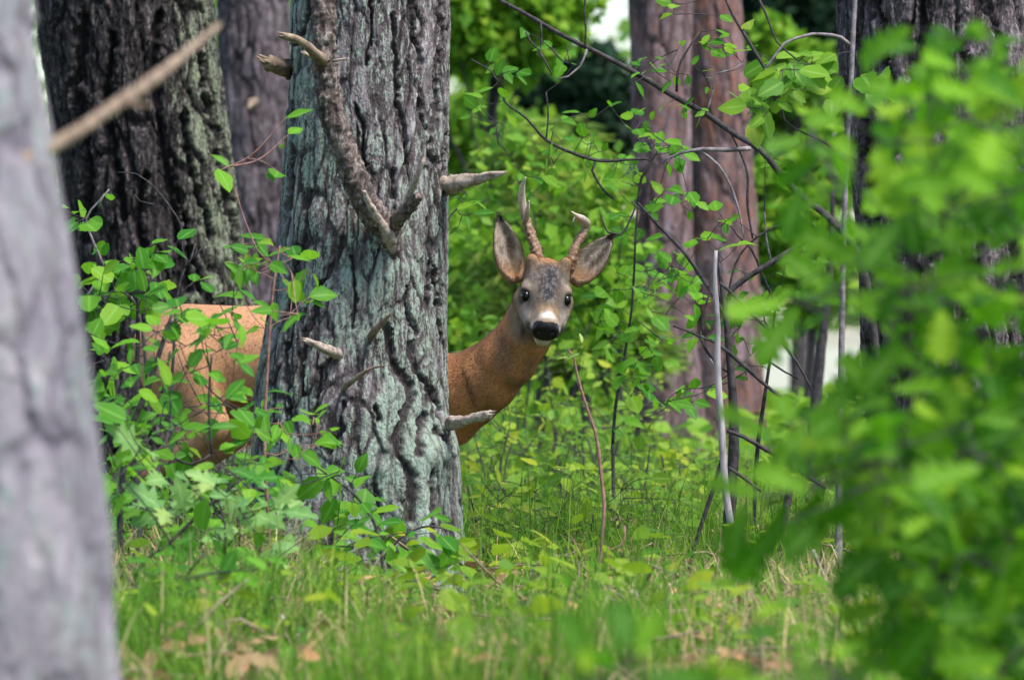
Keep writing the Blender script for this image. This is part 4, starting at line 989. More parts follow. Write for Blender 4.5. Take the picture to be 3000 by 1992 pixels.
# --- left shrubs
def shrub(name, label, D, base, stems, pts, size, kinds, mat, spread=.12, group=None, face=.5, twmat='twig_dark', cap=300, extra=(), more=.7):
    b = Plant(name, label, 'shrub', D, base, group)
    for st in stems: b.stem(st[0], st[1], st[2] if len(st) > 2 else 'twig_dark')
    b.leaf_at(pts, size, kinds, mat, spread_d=spread, face=face, twmat=twmat, more=more)
    for e in extra: b.leaf_at(*e[:4], spread_d=spread)
    b.build(cap); return b
c5 = lambda L: crop(.4464, 200, 550, L)
c6 = lambda L: crop(.505, 250, 1200, L)
c3 = lambda L: crop(.6962, 650, 900, L)
shrub('honeysuckle_shrub', 'dense round-leaved shrub against the dark trunk beside the deer\'s rump', 14.6, (385, 14.5),
      [([(392, 1790), (398, 1400), (402, 1100), (404, 900), (398, 800), (410, 740)], [9, 9, 8.5, 8, 6, 4]), ([(404, 900), (360, 850), (290, 870), (230, 900)], [4, 3.5, 3, 2], 'twig_grey'),
       ([(310, 790), (270, 700), (252, 640), (290, 590), (320, 555)], [3.5, 3.5, 3, 3, 2], 'twig_grey'), ([(240, 890), (280, 830), (308, 785)], [3.5, 3.5, 3.5], 'twig_grey')],
      c5([(250, 35), (60, 190), (120, 230), (60, 260), (40, 180), (540, 370), (560, 430), (610, 430), (660, 400), (430, 450), (440, 490), (310, 495), (610, 540), (580, 630), (470, 640), (540, 650), (390, 580), (330, 570), (270, 590), (190, 600), (110, 650), (160, 690), (340, 750), (390, 720), (370, 770), (260, 810), (240, 850), (300, 880), (140, 760), (80, 720), (560, 800), (540, 770), (450, 560), (360, 640), (290, 660), (240, 640), (420, 700), (210, 720), (180, 800), (130, 820), (90, 780), (320, 800), (200, 450), (240, 470), (480, 720), (520, 560), (350, 530), (300, 720)]),
      0.056, ['round', 'ovate', 'round'], 'leaf_left', more=1.0, extra=[(c5([(430, 600), (480, 590), (510, 680), (390, 660), (250, 760), (160, 860), (350, 830), (130, 700), (60, 760), (230, 560), (640, 640), (500, 480)]), .05, ['ovate'], 'leaf_shrub')])
b = Plant('dead_sapling', 'thin leafless dark sapling forking in front of the dark trunk', 'dead sapling', 14.9, (500, 14.8))
b.stem([(505, 1750), (500, 1300), (510, 1000), (522, 850), (540, 790), (545, 770), (535, 730), (530, 660), (500, 610), (470, 570), (430, 530), (400, 510), (345, 505)], [6, 6, 6, 6, 6.5, 6, 4.5, 4, 4, 3.5, 3, 2.5, 1.5])
b.stem([(540, 785), (560, 760), (572, 715)], [4, 3.5, 2]); b.stem([(548, 775), (580, 740), (612, 705)], [4, 3, 2]); b.stem([(452, 600), (410, 590), (395, 570)], [2.5, 2, 1.5]); b.stem([(537, 740), (540, 690), (520, 640)], [2.5, 2, 1.5])
b.build()
shrub('leafy_shrub', 'bright green shrub spreading in front of the deer\'s rump', 13.6, (372, 13.4),
      [([(346, 2000, 13.4), (361, 1831, 13.4), (386, 1690, 13.45), (417, 1528, 13.5), (442, 1437, 13.5), (477, 1326, 13.55), (500, 1240, 13.6)], [10, 9, 8.5, 8, 7, 6, 5]),
       ([(370, 1300), (392, 1233), (432, 1139), (468, 1032), (495, 947), (510, 900)], [9, 9, 8.5, 8, 7, 4]), ([(361, 1780), (352, 1500), (370, 1300)], [9, 9, 9]),
       ([(432, 1139), (422, 1010), (408, 920)], [4, 5, 4]), ([(470, 1180), (490, 1080), (498, 1030)], [4, 4, 3]), ([(620, 1330), (612, 1180), (620, 1040)], [4, 4, 3]), ([(480, 1326), (560, 1360), (620, 1330)], [4, 4, 4])],
      c5([(700, 720), (740, 800), (960, 690), (830, 620), (1110, 660), (1060, 800), (980, 890), (780, 880), (700, 960), (580, 990), (960, 920), (1040, 940), (1060, 970), (1100, 940), (870, 1000), (890, 1080), (1010, 1080), (1080, 1150), (740, 1060), (760, 1150), (430, 1130), (540, 1170), (360, 1180), (240, 1100), (220, 1020), (170, 980), (330, 1300), (200, 1260), (480, 1210), (940, 1220), (870, 1310), (650, 1290), (800, 1230), (630, 1340), (650, 1400), (850, 1380), (960, 1410), (1100, 1340), (1220, 1400), (820, 1450), (640, 1490), (540, 1530), (1050, 1480), (1280, 1470), (370, 1390), (340, 1490), (200, 1440), (220, 1530), (130, 1080), (150, 1180), (110, 1000), (250, 1180), (300, 1420), (460, 1420), (420, 1280), (170, 1340), (120, 1420), (260, 1350), (560, 1060), (520, 1440), (700, 1430), (580, 900), (490, 1000), (680, 860)]) + [(340 + 460 * random.random(), 1130 + 300 * random.random()) for _ in range(46)],
      0.056, ['ovate', 'round', 'lance'], 'leaf_left', spread=.22, more=.9)
shrub('leafy_shrub', 'light-leaved shoot overlapping the left flank of the lichened trunk', 14.0, (790, 14.0),
      [([(800, 1860), (790, 1600), (775, 1300), (785, 1050), (800, 850), (820, 720)], [6, 6, 5.5, 5, 4.5, 3], 'twig_red'), ([(775, 1300), (700, 1210), (640, 1180)], [3, 3, 2])],
      c5([(1270, 480), (1330, 510), (1250, 420), (1300, 330), (1540, 600), (1470, 400), (1500, 440), (1340, 770), (1250, 930), (1440, 850), (1180, 430), (1120, 480), (1210, 360), (1150, 390), (1080, 530), (1200, 530), (1580, 700), (1430, 640), (1490, 650), (1550, 760), (1150, 740)]) +
      c3([(380, 440), (410, 500), (430, 520), (270, 480), (250, 530), (150, 520), (50, 590), (110, 610), (200, 620), (330, 630), (380, 580), (160, 420), (180, 450), (60, 480), (120, 560), (290, 560), (240, 430)]) + [(640, 420 + 80), (835, 345), (842, 400), (812, 500)],
      0.060, ['ovate', 'lance'], 'leaf_left', spread=.12, twmat='twig_red', more=.9)
b = Plant('maple_sapling', 'sapling with pale jagged lobed leaves low in front of the deer', 'sapling', 12.9, (365, 12.75))
b.stem([(370, 1900), (400, 1680), (492, 1594), (593, 1498), (689, 1417), (720, 1395)], [6, 6, 6, 5.5, 5, 3], n=6); b.stem([(658, 1620), (660, 1540), (640, 1470)], [5, 4, 3]); b.stem([(658, 1610), (690, 1570), (705, 1550)], [3, 3, 2])
b.stem([(530, 1980), (535, 1900), (540, 1850)], [5, 5, 3])
b.leaf_at(c6([(290, 220), (470, 420), (620, 440), (700, 440), (480, 600), (560, 560), (880, 560), (860, 620), (1000, 600), (1120, 590), (800, 1030), (850, 1060), (1000, 990), (380, 1080), (470, 1160), (520, 1230), (900, 1230), (960, 400), (1000, 600), (340, 600), (420, 640), (760, 430), (580, 620), (1050, 560), (930, 590)]), 0.080, ['maple'], 'leaf_pale', spread_d=.14, face=.6, droop=.05)
b.leaf_at(c6([(600, 710), (700, 720), (740, 690), (560, 880), (700, 890), (600, 1000), (340, 1240), (700, 1150), (690, 1330), (1090, 1450), (460, 1320), (970, 720), (860, 800), (640, 800), (520, 760), (440, 740), (780, 900), (450, 1000), (620, 1290), (760, 1280), (560, 1400), (330, 1330), (480, 1480), (820, 1340), (900, 1480), (960, 400), (200, 280), (180, 340), (340, 130), (240, 60), (160, 90), (120, 190), (360, 330), (150, 420), (230, 500)]), 0.068, ['ovate', 'maple', 'round'], 'leaf_left', spread_d=.2)
b.build()
shrub('leafy_shrub', 'bright leafy plant growing at the foot of the lichened trunk', 14.2, (1135, 14.1),
      [([(1130, 1760), (1120, 1640), (1100, 1540), (1040, 1450), (960, 1390), (900, 1350)], [6, 6, 5, 4, 3.5, 2]), ([(1120, 1640), (1180, 1570), (1260, 1540), (1330, 1560)], [4, 4, 3, 2]), ([(1120, 1600), (1030, 1600), (960, 1600)], [3.5, 3, 2])],
      c3([(440, 720), (510, 720), (580, 700), (470, 800), (550, 810), (620, 860), (740, 840), (860, 890), (530, 930), (590, 980), (430, 1010), (500, 1050), (640, 980), (700, 960), (800, 940), (830, 980), (930, 970), (970, 980), (660, 1040), (740, 1000), (860, 1020), (890, 1080), (770, 1130), (820, 1150), (500, 1170), (530, 1140), (690, 1100), (280, 750), (300, 700), (560, 900), (620, 930), (680, 900), (780, 990), (720, 1050), (580, 1060), (640, 1120), (900, 940), (460, 950), (600, 760), (540, 1010), (760, 900)]) +
      c6([(1380, 370), (1170, 400), (1200, 440), (1500, 390), (1450, 510), (1520, 670), (1470, 600), (1350, 110), (1320, 20), (1440, 800), (1390, 790), (1480, 1010)]),
      0.070, ['ovate', 'lance', 'ovate'], 'leaf_left', spread=.12, face=.7)
shrub('leafy_shrub', 'low leafy shrub with mixed leaves at the bottom beside the near leaning trunk', 12.2, (480, 12.1),
      [([(480, 2010), (500, 1850), (540, 1700), (600, 1620)], [5, 5, 4, 3]), ([(500, 1850), (420, 1740), (360, 1680)], [4, 3, 2]), ([(500, 1860), (620, 1790), (740, 1760)], [4, 3, 2])],
      [(330 + 60 * random.random() + 46 * k, 1640 + 330 * random.random()) for k in range(10) for _ in range(5)], 0.058, ['ovate', 'lance', 'maple'], 'leaf_left', spread=.3, more=.6)
shrub('leafy_shrub', 'small shrub of narrow leaves in the dry grass left of the trunk foot', 13.2, (760, 13.1),
      [([(760, 1850), (750, 1700), (770, 1560)], [5, 4, 3]), ([(755, 1750), (680, 1650), (640, 1560)], [4, 3, 2])],
      [(600 + 330 * random.random(), 1500 + 280 * random.random()) for _ in range(34)], 0.055, ['lance', 'ovate'], 'leaf_pale', spread=.2, more=.5)
# --- thin red stem in the clearing
b = Plant('red_shoot', 'tall thin reddish bare shoot bending in the clearing below the deer', 'shoot', 14.4, (1690, 14.3))
b.stem([(1665, 1022), (1680, 1045), (1690, 1090), (1705, 1150), (1725, 1210), (1745, 1270), (1755, 1330), (1762, 1400), (1770, 1480), (1765, 1560), (1758, 1640), (1735, 1700), (1700, 1770)], [2, 3, 4, 4.5, 5, 5, 5, 5, 5, 5, 5, 5, 5], 'twig_red', n=8)
b.leaf_at([(1665, 1022), (1700, 1010), (1690, 1035)], .03, ['lance'], 'leaf_pale', spread_d=.01); b.build()

# --- low leafy plants in the clearing
def herb(D, px, hpx, n, size, mat, label, group, kinds=('ovate', 'round'), wpx=90, cap=60, stem=True):
    x = (px - CX) / F * D; gy = CY + (H - float(gz(x, D))) * F / D
    b = Plant('leafy_plant', label, 'plant', D, (px, D), group)
    pts = []
    for s in range(3):
        tx = px + random.uniform(-.6, .6) * wpx; ty = gy - hpx * random.uniform(.6, 1)
        b.stem([(px + random.uniform(-15, 15), gy + 4), ((px + tx) / 2 + random.uniform(-15, 15), gy - hpx * .45), (tx, ty)], [4, 3.5, 2])
    for k in range(n):
        a = random.random() ** .7
        pts.append((px + random.gauss(0, .55) * wpx, gy - hpx * (0.05 + .95 * a)))
    b.leaf_at(pts, size, list(kinds), mat, spread_d=.2, face=.45, big=.55, more=1.0, droop=.1)
    b.build(cap)
def herb_label(px, D, lime):
    col = 'yellow-green' if lime else 'mid-green'; far = D > 18
    where = ('behind the deer\'s chest' if far else 'in the grass below the deer\'s chest') if px < 1590 else ('behind the tall red shoot' if far else 'beside the tall red shoot') if px < 1800 else ('at the foot of the reddish pines' if far else 'in the grass left of the silvery stem') if px < 2120 else ('beyond the grey stake' if far else 'between the grey stake and the furrowed trunk')
    return ('leaf_herb' if lime else 'leaf_mid'), 'low %s leafy plant %s' % (col, where), '%s low plants %s' % (col, where)
for D, px, hp, n, wp in [(17.0, 1420, 300, 34, 90), (17.4, 1530, 300, 36, 100), (17.8, 1640, 330, 36, 100), (18.2, 1750, 300, 34, 100), (18.6, 1860, 290, 34, 100), (19.0, 1970, 270, 34, 100), (16.4, 1480, 170, 26, 90), (16.6, 1600, 200, 28, 100), (16.3, 1720, 200, 26, 90), (16.8, 1840, 220, 28, 90),
                        (17.2, 1950, 210, 28, 90), (19.6, 1400, 330, 36, 120), (20.0, 1580, 360, 36, 120), (20.4, 1720, 360, 36, 120), (19.4, 2080, 260, 30, 100), (15.9, 1440, 90, 18, 70), (19.2, 1460, 470, 44, 120), (20.6, 1640, 520, 46, 130), (21.0, 1500, 560, 46, 130), (19.8, 1790, 430, 40, 120), (21.5, 1880, 420, 40, 120), (18.9, 2240, 240, 30, 100), (18.3, 2380, 220, 28, 100), (17.5, 2300, 160, 26, 90), (16.6, 2420, 150, 26, 90), (16.3, 2540, 150, 26, 90)]:
    herb(D, px, hp * random.uniform(.75, 1.05), n, 0.046, *herb_label(px, D, random.random() < .55), kinds=('ovate', 'lance', 'lance', 'round'), wpx=wp, cap=18)
for k in range(44):
    hx = random.choice([random.uniform(420, 1300), random.uniform(1350, 2550)]); hm = random.choice(['leaf_left', 'leaf_herb', 'leaf_mid'])
    w3 = 'before the maple sapling' if hx < 800 else 'before the lichened trunk' if hx < 1300 else 'around the pale broken stub' if hx < 2000 else 'among the dry grass and sticks'
    hc = {'leaf_left': 'fresh green', 'leaf_herb': 'yellow-green', 'leaf_mid': 'dull green'}[hm]
    herb(random.uniform(11.2, 14.6), hx, random.uniform(70, 150), 12, 0.042, hm, 'small %s plant low in the grass %s' % (hc, w3), 'small %s plants %s' % (hc, w3), kinds=('ovate', 'lance', 'lance'), wpx=70, cap=12)
w2 = lambda px: 'around the round-leaved shrub\'s stem' if px < 430 else 'under the deer\'s belly' if px < 600 else 'against the left flank of the lichened trunk'
G2 = 'low green plants %s'; L2 = 'low green leafy plant %s'
for D, px, hp, n in [(15.0, 300, 230, 26), (15.2, 440, 260, 30), (15.3, 560, 270, 30), (14.6, 680, 250, 28), (15.5, 640, 330, 30), (15.4, 500, 330, 30), (14.9, 640, 330, 34), (14.8, 720, 300, 30), (14.9, 380, 330, 34), (14.4, 560, 200, 26), (14.2, 440, 180, 24), (16.6, 300, 300, 30), (17.0, 420, 280, 26)]:
    herb(D, px, hp, n, 0.05, 'leaf_left', L2 % w2(px), G2 % w2(px), kinds=('ovate', 'lance'), wpx=90, cap=18)

# --- oak sapling in the near right, far out of focus
b = Plant('oak_sapling', 'near oak sapling with bright blurred lobed leaves in front of the right trunk', 'sapling', 8.5, (2780, 8.5))
b.root_stem((2740, 1800), [14, 12]); b.stem([(2740, 1800), (2720, 1500), (2680, 1200), (2660, 900), (2690, 600), (2740, 380), (2790, 180)], [12, 12, 11, 10, 8, 6, 4], 'twig_dark', n=8)
b.stem([(2680, 1200), (2560, 1240), (2400, 1230), (2280, 1250)], [7, 6, 5, 3]); b.stem([(2660, 900), (2540, 870), (2440, 860), (2360, 890)], [6, 5, 4, 3]); b.stem([(2690, 600), (2580, 520), (2470, 460), (2380, 400)], [6, 5, 4, 3]); b.stem([(2720, 1500), (2560, 1440), (2400, 1420), (2240, 1470)], [7, 6, 5, 3])
b.stem([(2680, 1000), (2800, 900), (2920, 820), (3000, 700)], [6, 5, 4, 3]); b.stem([(2700, 1350), (2850, 1300), (2980, 1280)], [6, 5, 3]); b.stem([(2740, 1700), (2880, 1600), (2990, 1560)], [6, 5, 3])
oakp = [(2700, 130), (2780, 200), (2880, 150), (2850, 110), (2740, 280), (2830, 260), (2690, 90), (2900, 120), (2350, 330), (2400, 300), (2340, 400), (2380, 420), (2460, 360), (2550, 330), (2620, 380), (2350, 520), (2420, 560), (2500, 480), (2580, 500), (2660, 450), (2750, 480), (2850, 420), (2950, 350), (2980, 300), (2550, 600), (2640, 620), (2720, 580), (2800, 650), (2900, 560),
        (2330, 820), (2400, 860), (2350, 900), (2440, 880), (2500, 760), (2560, 800), (2640, 780), (2720, 760), (2560, 940), (2600, 960), (2680, 960), (2780, 920), (2880, 940), (2950, 900), (2620, 1050), (2700, 1060), (2800, 1080), (2900, 1050), (2300, 1250), (2380, 1240), (2460, 1250), (2540, 1220), (2620, 1200), (2260, 1270), (2180, 1480), (2240, 1440), (2300, 1480), (2340, 1530), (2420, 1400), (2500, 1350), (2600, 1400), (2680, 1300), (2780, 1250), (2860, 1350), (2940, 1300),
        (2480, 560), (2560, 420), (2440, 440), (2520, 700), (2470, 830), (2310, 900), (2290, 870), (2420, 930), (2600, 700), (2400, 480), (2640, 540), (2480, 640), (2200, 1500), (2350, 1450), (2280, 1540), (2440, 1500), (2390, 1270), (2330, 1260)]
rr = random.Random(5)
oakp += [(2600 + 430 * rr.random() ** .8, rr.uniform(1150, 1990)) for _ in range(170)]
oakp += [(rr.uniform(2640, 3030), rr.uniform(250, 1150)) for _ in range(70)]
oakp += [(rr.uniform(2380, 2640), rr.uniform(1230, 1440)) for _ in range(26)]
b.leaf_at(oakp + [(rr.uniform(3000, 3900), rr.uniform(250, 1500)) for _ in range(260)] + [(x + rr.uniform(-50, 50), y + rr.uniform(-50, 50)) for x, y in oakp if x > 2600 and rr.random() < .8], 0.088, ['oak'], 'leaf_oak', more=0, spread_d=.36, jit=20, face=.85, droop=.12, twmat='twig_dark', tw=1.2)  # includes unseen leaves right of the frame, added to shade the lower oak
b.build(300)
b = Plant('oak_seedling', 'near oak seedling whose blurred leaf tips rise out of the grass', 'seedling', 6.6, (2020, 6.6))
for tx, ty in ((1830, 1850), (1780, 1960), (2230, 1830), (2200, 1960), (2340, 1920), (2450, 1930)): b.root_stem((tx, ty + 60), [6, 3])
b.leaf_at([(1830, 1900), (1800, 1970), (1740, 1970), (1700, 1990), (1900, 1985), (1870, 1920), (1960, 2000), (2232, 1830), (2245, 1890), (2200, 1970), (2120, 1990), (2330, 1940), (2340, 1910), (2420, 1960), (2470, 1940), (2540, 1970), (2050, 2020), (2280, 2000), (2390, 2000), (1640, 2010), (2510, 2010)], 0.064, ['oak'], 'leaf_oak', more=.6, extra_px=1.2, spread_d=.15, jit=10, face=.8, droop=-.2)
b.build()

# ------------------------------------------------------------------ sticks on the ground
def stick(label, pts, r, mat, D, cat='stick', name='fallen_stick'):
    p3 = np.array([P(q[0], q[1], q[2] if len(q) > 2 else D) for q in pts])
    p3[:, 2] = np.maximum(p3[:, 2], gz(p3[:, 0], p3[:, 1]) + 0.004)
    x, y = p3[0][0], p3[0][1]
    root = (x, y, float(gz(x, y)))
    p = resample(p3, .015); V, Q, T = tube(p, np.array(r) * D / F, 7, .3, random.random() * 9)
    o = link(name, make_mesh(name, V - np.array(root), [Q, T]), M[mat]); o.location = root
    o['label'] = label; o['category'] = cat
stick('short pale broken stub sticking up out of the grass', [(1852, 1725), (1868, 1760), (1885, 1810), (1895, 1850)], [11, 11, 10, 9], 'deadwood', 12.9, 'stub', 'wood_stub')
stick('long curved brown stick arching over the grass beside the pale stub', [(1870, 1848, 12.4), (1920, 1810, 12.5), (2000, 1790, 12.7), (2080, 1805, 12.8), (2150, 1835, 12.7)], [7, 7, 8, 8, 7], 'deadwood_brown', 12.6)
stick('thick brown fallen stick lying in the grass before the curved stick', [(1990, 1895, 11.9), (2040, 1915, 11.8), (2105, 1925, 11.9)], [10, 11, 10], 'deadwood_brown', 11.9)
stick('long thin dark twig lying across the dry grass by the furrowed trunk', [(2350, 1772), (2430, 1773), (2520, 1765), (2600, 1755), (2640, 1735), (2680, 1703)], [4, 5, 6, 6, 5, 3], 'twig_dark', 14.0)
stick('pale leaning straw-coloured stick in the dry grass, right of the stake', [(2380, 1610), (2410, 1680), (2450, 1750), (2500, 1830)], [6, 6, 6, 6], 'deadwood', 13.6)
stick('black leaning stick crossing the pale one in the dry grass', [(2390, 1620), (2440, 1700), (2480, 1770), (2500, 1820)], [4, 5, 5, 5], 'twig_dark', 13.9)
stick('bent dark twig standing in grass left of the dead sapling', [(1830, 1540), (1826, 1590), (1790, 1610), (1775, 1600), (1790, 1660), (1822, 1690), (1815, 1750)], [3, 4, 4, 3, 5, 5, 5], 'twig_red', 13.9)
stick('pale grey stem leaning in the grass near the maple sapling', [(820, 1800, 12.2), (880, 1870, 11.9), (950, 1960, 11.5), (990, 2010, 11.3)], [5, 6, 6, 6], 'twig_silver', 11.9)

# ------------------------------------------------------------------ grass and litter
def blades(name, x, y, hgt, wid, lean, mat, label, cat='grass', seg=3, curl=1.0):
    tone = np.clip(0.5 + 0.75 * noise3(x * 5, y * 3.5, 4.4) + 0.35 * noise3(x * 14, y * 9, 2.4) + rng.normal(0, .16, len(x)), 0, 0.98)
    n = len(x); z = gz(x, y) - 0.01
    az = rng.uniform(0, 2 * math.pi, n); t = np.linspace(0, 1, seg + 1)
    dx, dy = np.cos(az), np.sin(az); sx, sy = -np.sin(az + rng.normal(0, .6, n)), np.cos(az + rng.normal(0, .6, n))
    V = np.zeros((n, 2 * seg + 1, 3))
    for k in range(seg + 1):
        off = lean * hgt * t[k] ** (1.6 * curl); up = hgt * (t[k] - 0.35 * np.clip(lean, 0, 2) * t[k] ** 2.5)
        cxp, cyp, czp = x + dx * off, y + dy * off, z + up; w = wid * (1 - t[k] ** 1.5)
        if k < seg:
            V[:, 2 * k] = np.stack([cxp - sx * w, cyp - sy * w, czp], 1); V[:, 2 * k + 1] = np.stack([cxp + sx * w, cyp + sy * w, czp], 1)
        else: V[:, 2 * seg] = np.stack([cxp, cyp, czp], 1)
    b = np.arange(n)[:, None] * (2 * seg + 1)
    Q = np.concatenate([b + np.array([[2 * k, 2 * k + 1, 2 * k + 3, 2 * k + 2]]) for k in range(seg - 1)])
    T = b + np.array([[2 * seg - 2, 2 * seg - 1, 2 * seg]])
    o = link(name, make_mesh(name, V.reshape(-1, 3), [Q, T], True, {'rnd': np.repeat(tone, 2 * seg + 1)}), M[mat])
    o['kind'] = 'stuff'; o['label'] = label; o['category'] = cat
    return o
def scatter(n, d0, d1, margin=1.25, pw=1.0):
    D = d0 + (d1 - d0) * rng.random(n) ** pw
    x = (rng.random(n) * 2 - 1) * 1500 / F * D * margin
    return x, D
def off_trunks(x, y):
    k = np.ones(len(x), bool)
    for cx_, cy_, r in ((-0.375, 15.2, .25), (-1.06, 19.5, .33), (1.19, 15.6, .29), (-0.72, 6.6, .2)):
        k &= (x - cx_) ** 2 + (y - cy_) ** 2 > r * r
    return k
def clump(x, y, f, lo, hi, s): return ss(lo, hi, noise3(x * f, y * f * .7, s))
x, y = scatter(90000, 9.6, 24, pw=1.1); k = off_trunks(x, y) & (rng.random(len(x)) < 0.22 + 0.78 * clump(x, y, 2.2, -.3, .25, 3.3)); x, y = x[k], y[k]
hg = rng.uniform(.05, .21, len(x)) * (0.35 + 1.1 * clump(x, y, 3.4, -.3, .4, 8.1))
root_gap = lambda x, y: np.exp(-((x + 0.20) / .24) ** 4 - ((y - 14.2) / 1.0) ** 4)
hg *= 1 - 0.85 * root_gap(x, y)
blades('grass', x, y, hg, rng.uniform(.0014, .0034, len(x)), np.abs(rng.normal(.45, .35, len(x))), 'grass', 'short green grass covering the forest clearing')
x, y = scatter(16000, 14.8, 24, pw=1.0); k = off_trunks(x, y) & (rng.random(len(x)) < .3 + .7 * clump(x, y, 1.8, -.2, .3, 12.2)); x, y = x[k], y[k]
blades('tall_grass', x, y, rng.uniform(.12, .36, len(x)), rng.uniform(.0012, .0026, len(x)), np.abs(rng.normal(.45, .3, len(x))), 'grass', 'taller thin grass blades among the low plants', seg=4)
x, y = scatter(34000, 9.6, 22, pw=1.1)
left = np.exp(-((x + 0.62) / .35) ** 2 - ((y - 14.0) / 1.3) ** 2); right = np.exp(-((x - 0.72) / .35) ** 2 - ((y - 12.9) / 1.6) ** 2)
k = off_trunks(x, y) & (rng.random(len(x)) < 0.13 + 0.8 * np.maximum(left * .8, right)); x, y, lf = x[k], y[k], left[k]
blades('dry_grass', x, y, (rng.uniform(.08, .24, len(x)) + .10 * lf) * (1 - .75 * root_gap(x, y)), rng.uniform(.0012, .0028, len(x)), np.abs(rng.normal(.75, .5, len(x))), 'straw', 'dry straw-coloured grass stalks among the green', curl=1.2, seg=4)
# broken twigs lying about
tw = []
xx, yy = scatter(520, 10.5, 19); kk = off_trunks(xx, yy)
for x_, y_ in zip(xx[kk], yy[kk]):
    a_ = random.random() * 6.283; L_ = random.uniform(.06, .28); z_ = float(gz(x_, y_)) + random.uniform(.02, .09)
    e_ = np.array([math.cos(a_), math.sin(a_), random.gauss(0, .25)]) * L_
    q_ = np.array([x_, y_, z_]); tw.append(tube(np.array([q_, q_ + e_ * .5 + np.array([0, 0, random.gauss(0, .02)]), q_ + e_]), [.0035, .003, .0012], 4))
V, fs = joined(tw); o = link('twig_litter', make_mesh('twig_litter', V, fs), M['deadwood_brown']); o['kind'] = 'stuff'; o['label'] = 'thin dry twigs lying scattered in the grass'; o['category'] = 'twigs'
# fallen brown leaves
def flat_leaves(name, x, y, size, mat, label, cat, kinds, up=.02, tilt=.5):
    n = len(x); Vs, Qs, rs, o = [], [], [], 0
    z = gz(x, y)
    for i in range(n):
        V, Q = LEAF[kinds[i % len(kinds)]][i % 4]; a = random.random() * 6.283
        d = np.array([math.cos(a), math.sin(a), random.gauss(0, tilt * .5)]); nn = np.array([random.gauss(0, tilt), random.gauss(-.2, tilt), 1])
        X_, Y_, Z_ = frame(d, nn); s = size * random.uniform(.6, 1.4)
        Vs.append(np.array([x[i], y[i], z[i] + random.uniform(.3, 1) * up]) + s * (V[:, :1] * X_ + V[:, 1:2] * Y_ + V[:, 2:] * Z_)); Qs.append(Q + o); o += len(V); rs += [random.random()] * len(V)
    ob = link(name, make_mesh(name, np.vstack(Vs), np.vstack(Qs), True, {'rnd': rs}), M[mat]); ob['kind'] = 'stuff'; ob['label'] = label; ob['category'] = cat
x, y = scatter(2600, 10, 22); flat_leaves('leaf_litter', x, y, .05, 'litter', 'brown fallen leaves scattered on the forest floor', 'leaves', ['oak', 'ovate'], .08)
x, y = scatter(6500, 10.5, 30, pw=.85); k = off_trunks(x, y) & (rng.random(len(x)) < .25 + .75 * clump(x, y, 1.3, -.1, .3, 6.6)); flat_leaves('ground_cover', x[k], y[k], .05, 'leaf_herb', 'small bright leaves of ground cover in the grass', 'ground cover', ['ovate', 'lance', 'round'], .17, .6)
x, y = scatter(3500, 24, 44, margin=1.3); flat_leaves('undergrowth', x, y, .09, 'leaf_lime', 'bright undergrowth on the far side of the clearing', 'undergrowth', ['ovate', 'round'], .22, .8)

# ------------------------------------------------------------------ background trees and bushes
def cloud(n, c, r, lump=9, seed=0, hollow=.35):
    """points in a lumpy crown: several overlapping clusters with gaps"""
    R = np.random.default_rng(seed)
    lc = R.normal(0, .48, (lump, 3)); lc /= np.maximum(1, np.linalg.norm(lc, axis=1))[:, None]
    lr = R.uniform(.28, .55, lump); w = R.integers(0, lump, n)
    v = R.normal(0, 1, (n, 3)); v /= np.linalg.norm(v, axis=1)[:, None]
    q = lc[w] + v * (lr[w] * R.uniform(hollow, 1, n) ** .5)[:, None]
    return np.asarray(c) + q * np.asarray(r)
def leaf_cloud(root, name, pts, size, mat, kind=None, seed=0, up=.6, needle=False):
    R = np.random.default_rng(seed); n = len(pts)
    d = R.normal(0, 1, (n, 3)); nn = R.normal(0, .6, (n, 3)) + np.array([0, -.5, up])
    if needle: d = d * np.array([1, .6, .45]) + np.array([0.9, 0, -.25])
    d /= np.linalg.norm(d, axis=1)[:, None]
    x = np.cross(d, nn); x /= np.linalg.norm(x, axis=1)[:, None] + 1e-9; z = np.cross(x, d)
    s = size * R.uniform(.6, 1.4, n)[:, None]
    wd = .045 if needle else .36
    V = np.stack([pts, pts + d * s * .45 - x * s * wd + z * s * .08, pts + d * s, pts + d * s * .45 + x * s * wd + z * s * .08], 1).reshape(-1, 3)
    b_ = np.arange(n)[:, None] * 4
    Tn = np.concatenate([b_ + np.array([[0, 1, 2]]), b_ + np.array([[0, 2, 3]])])
    o = part(name, V, Tn, M[mat], root, True, {'rnd': np.repeat(R.random(n), 4)}); o['kind'] = 'stuff'
    return o
_sd = [100]
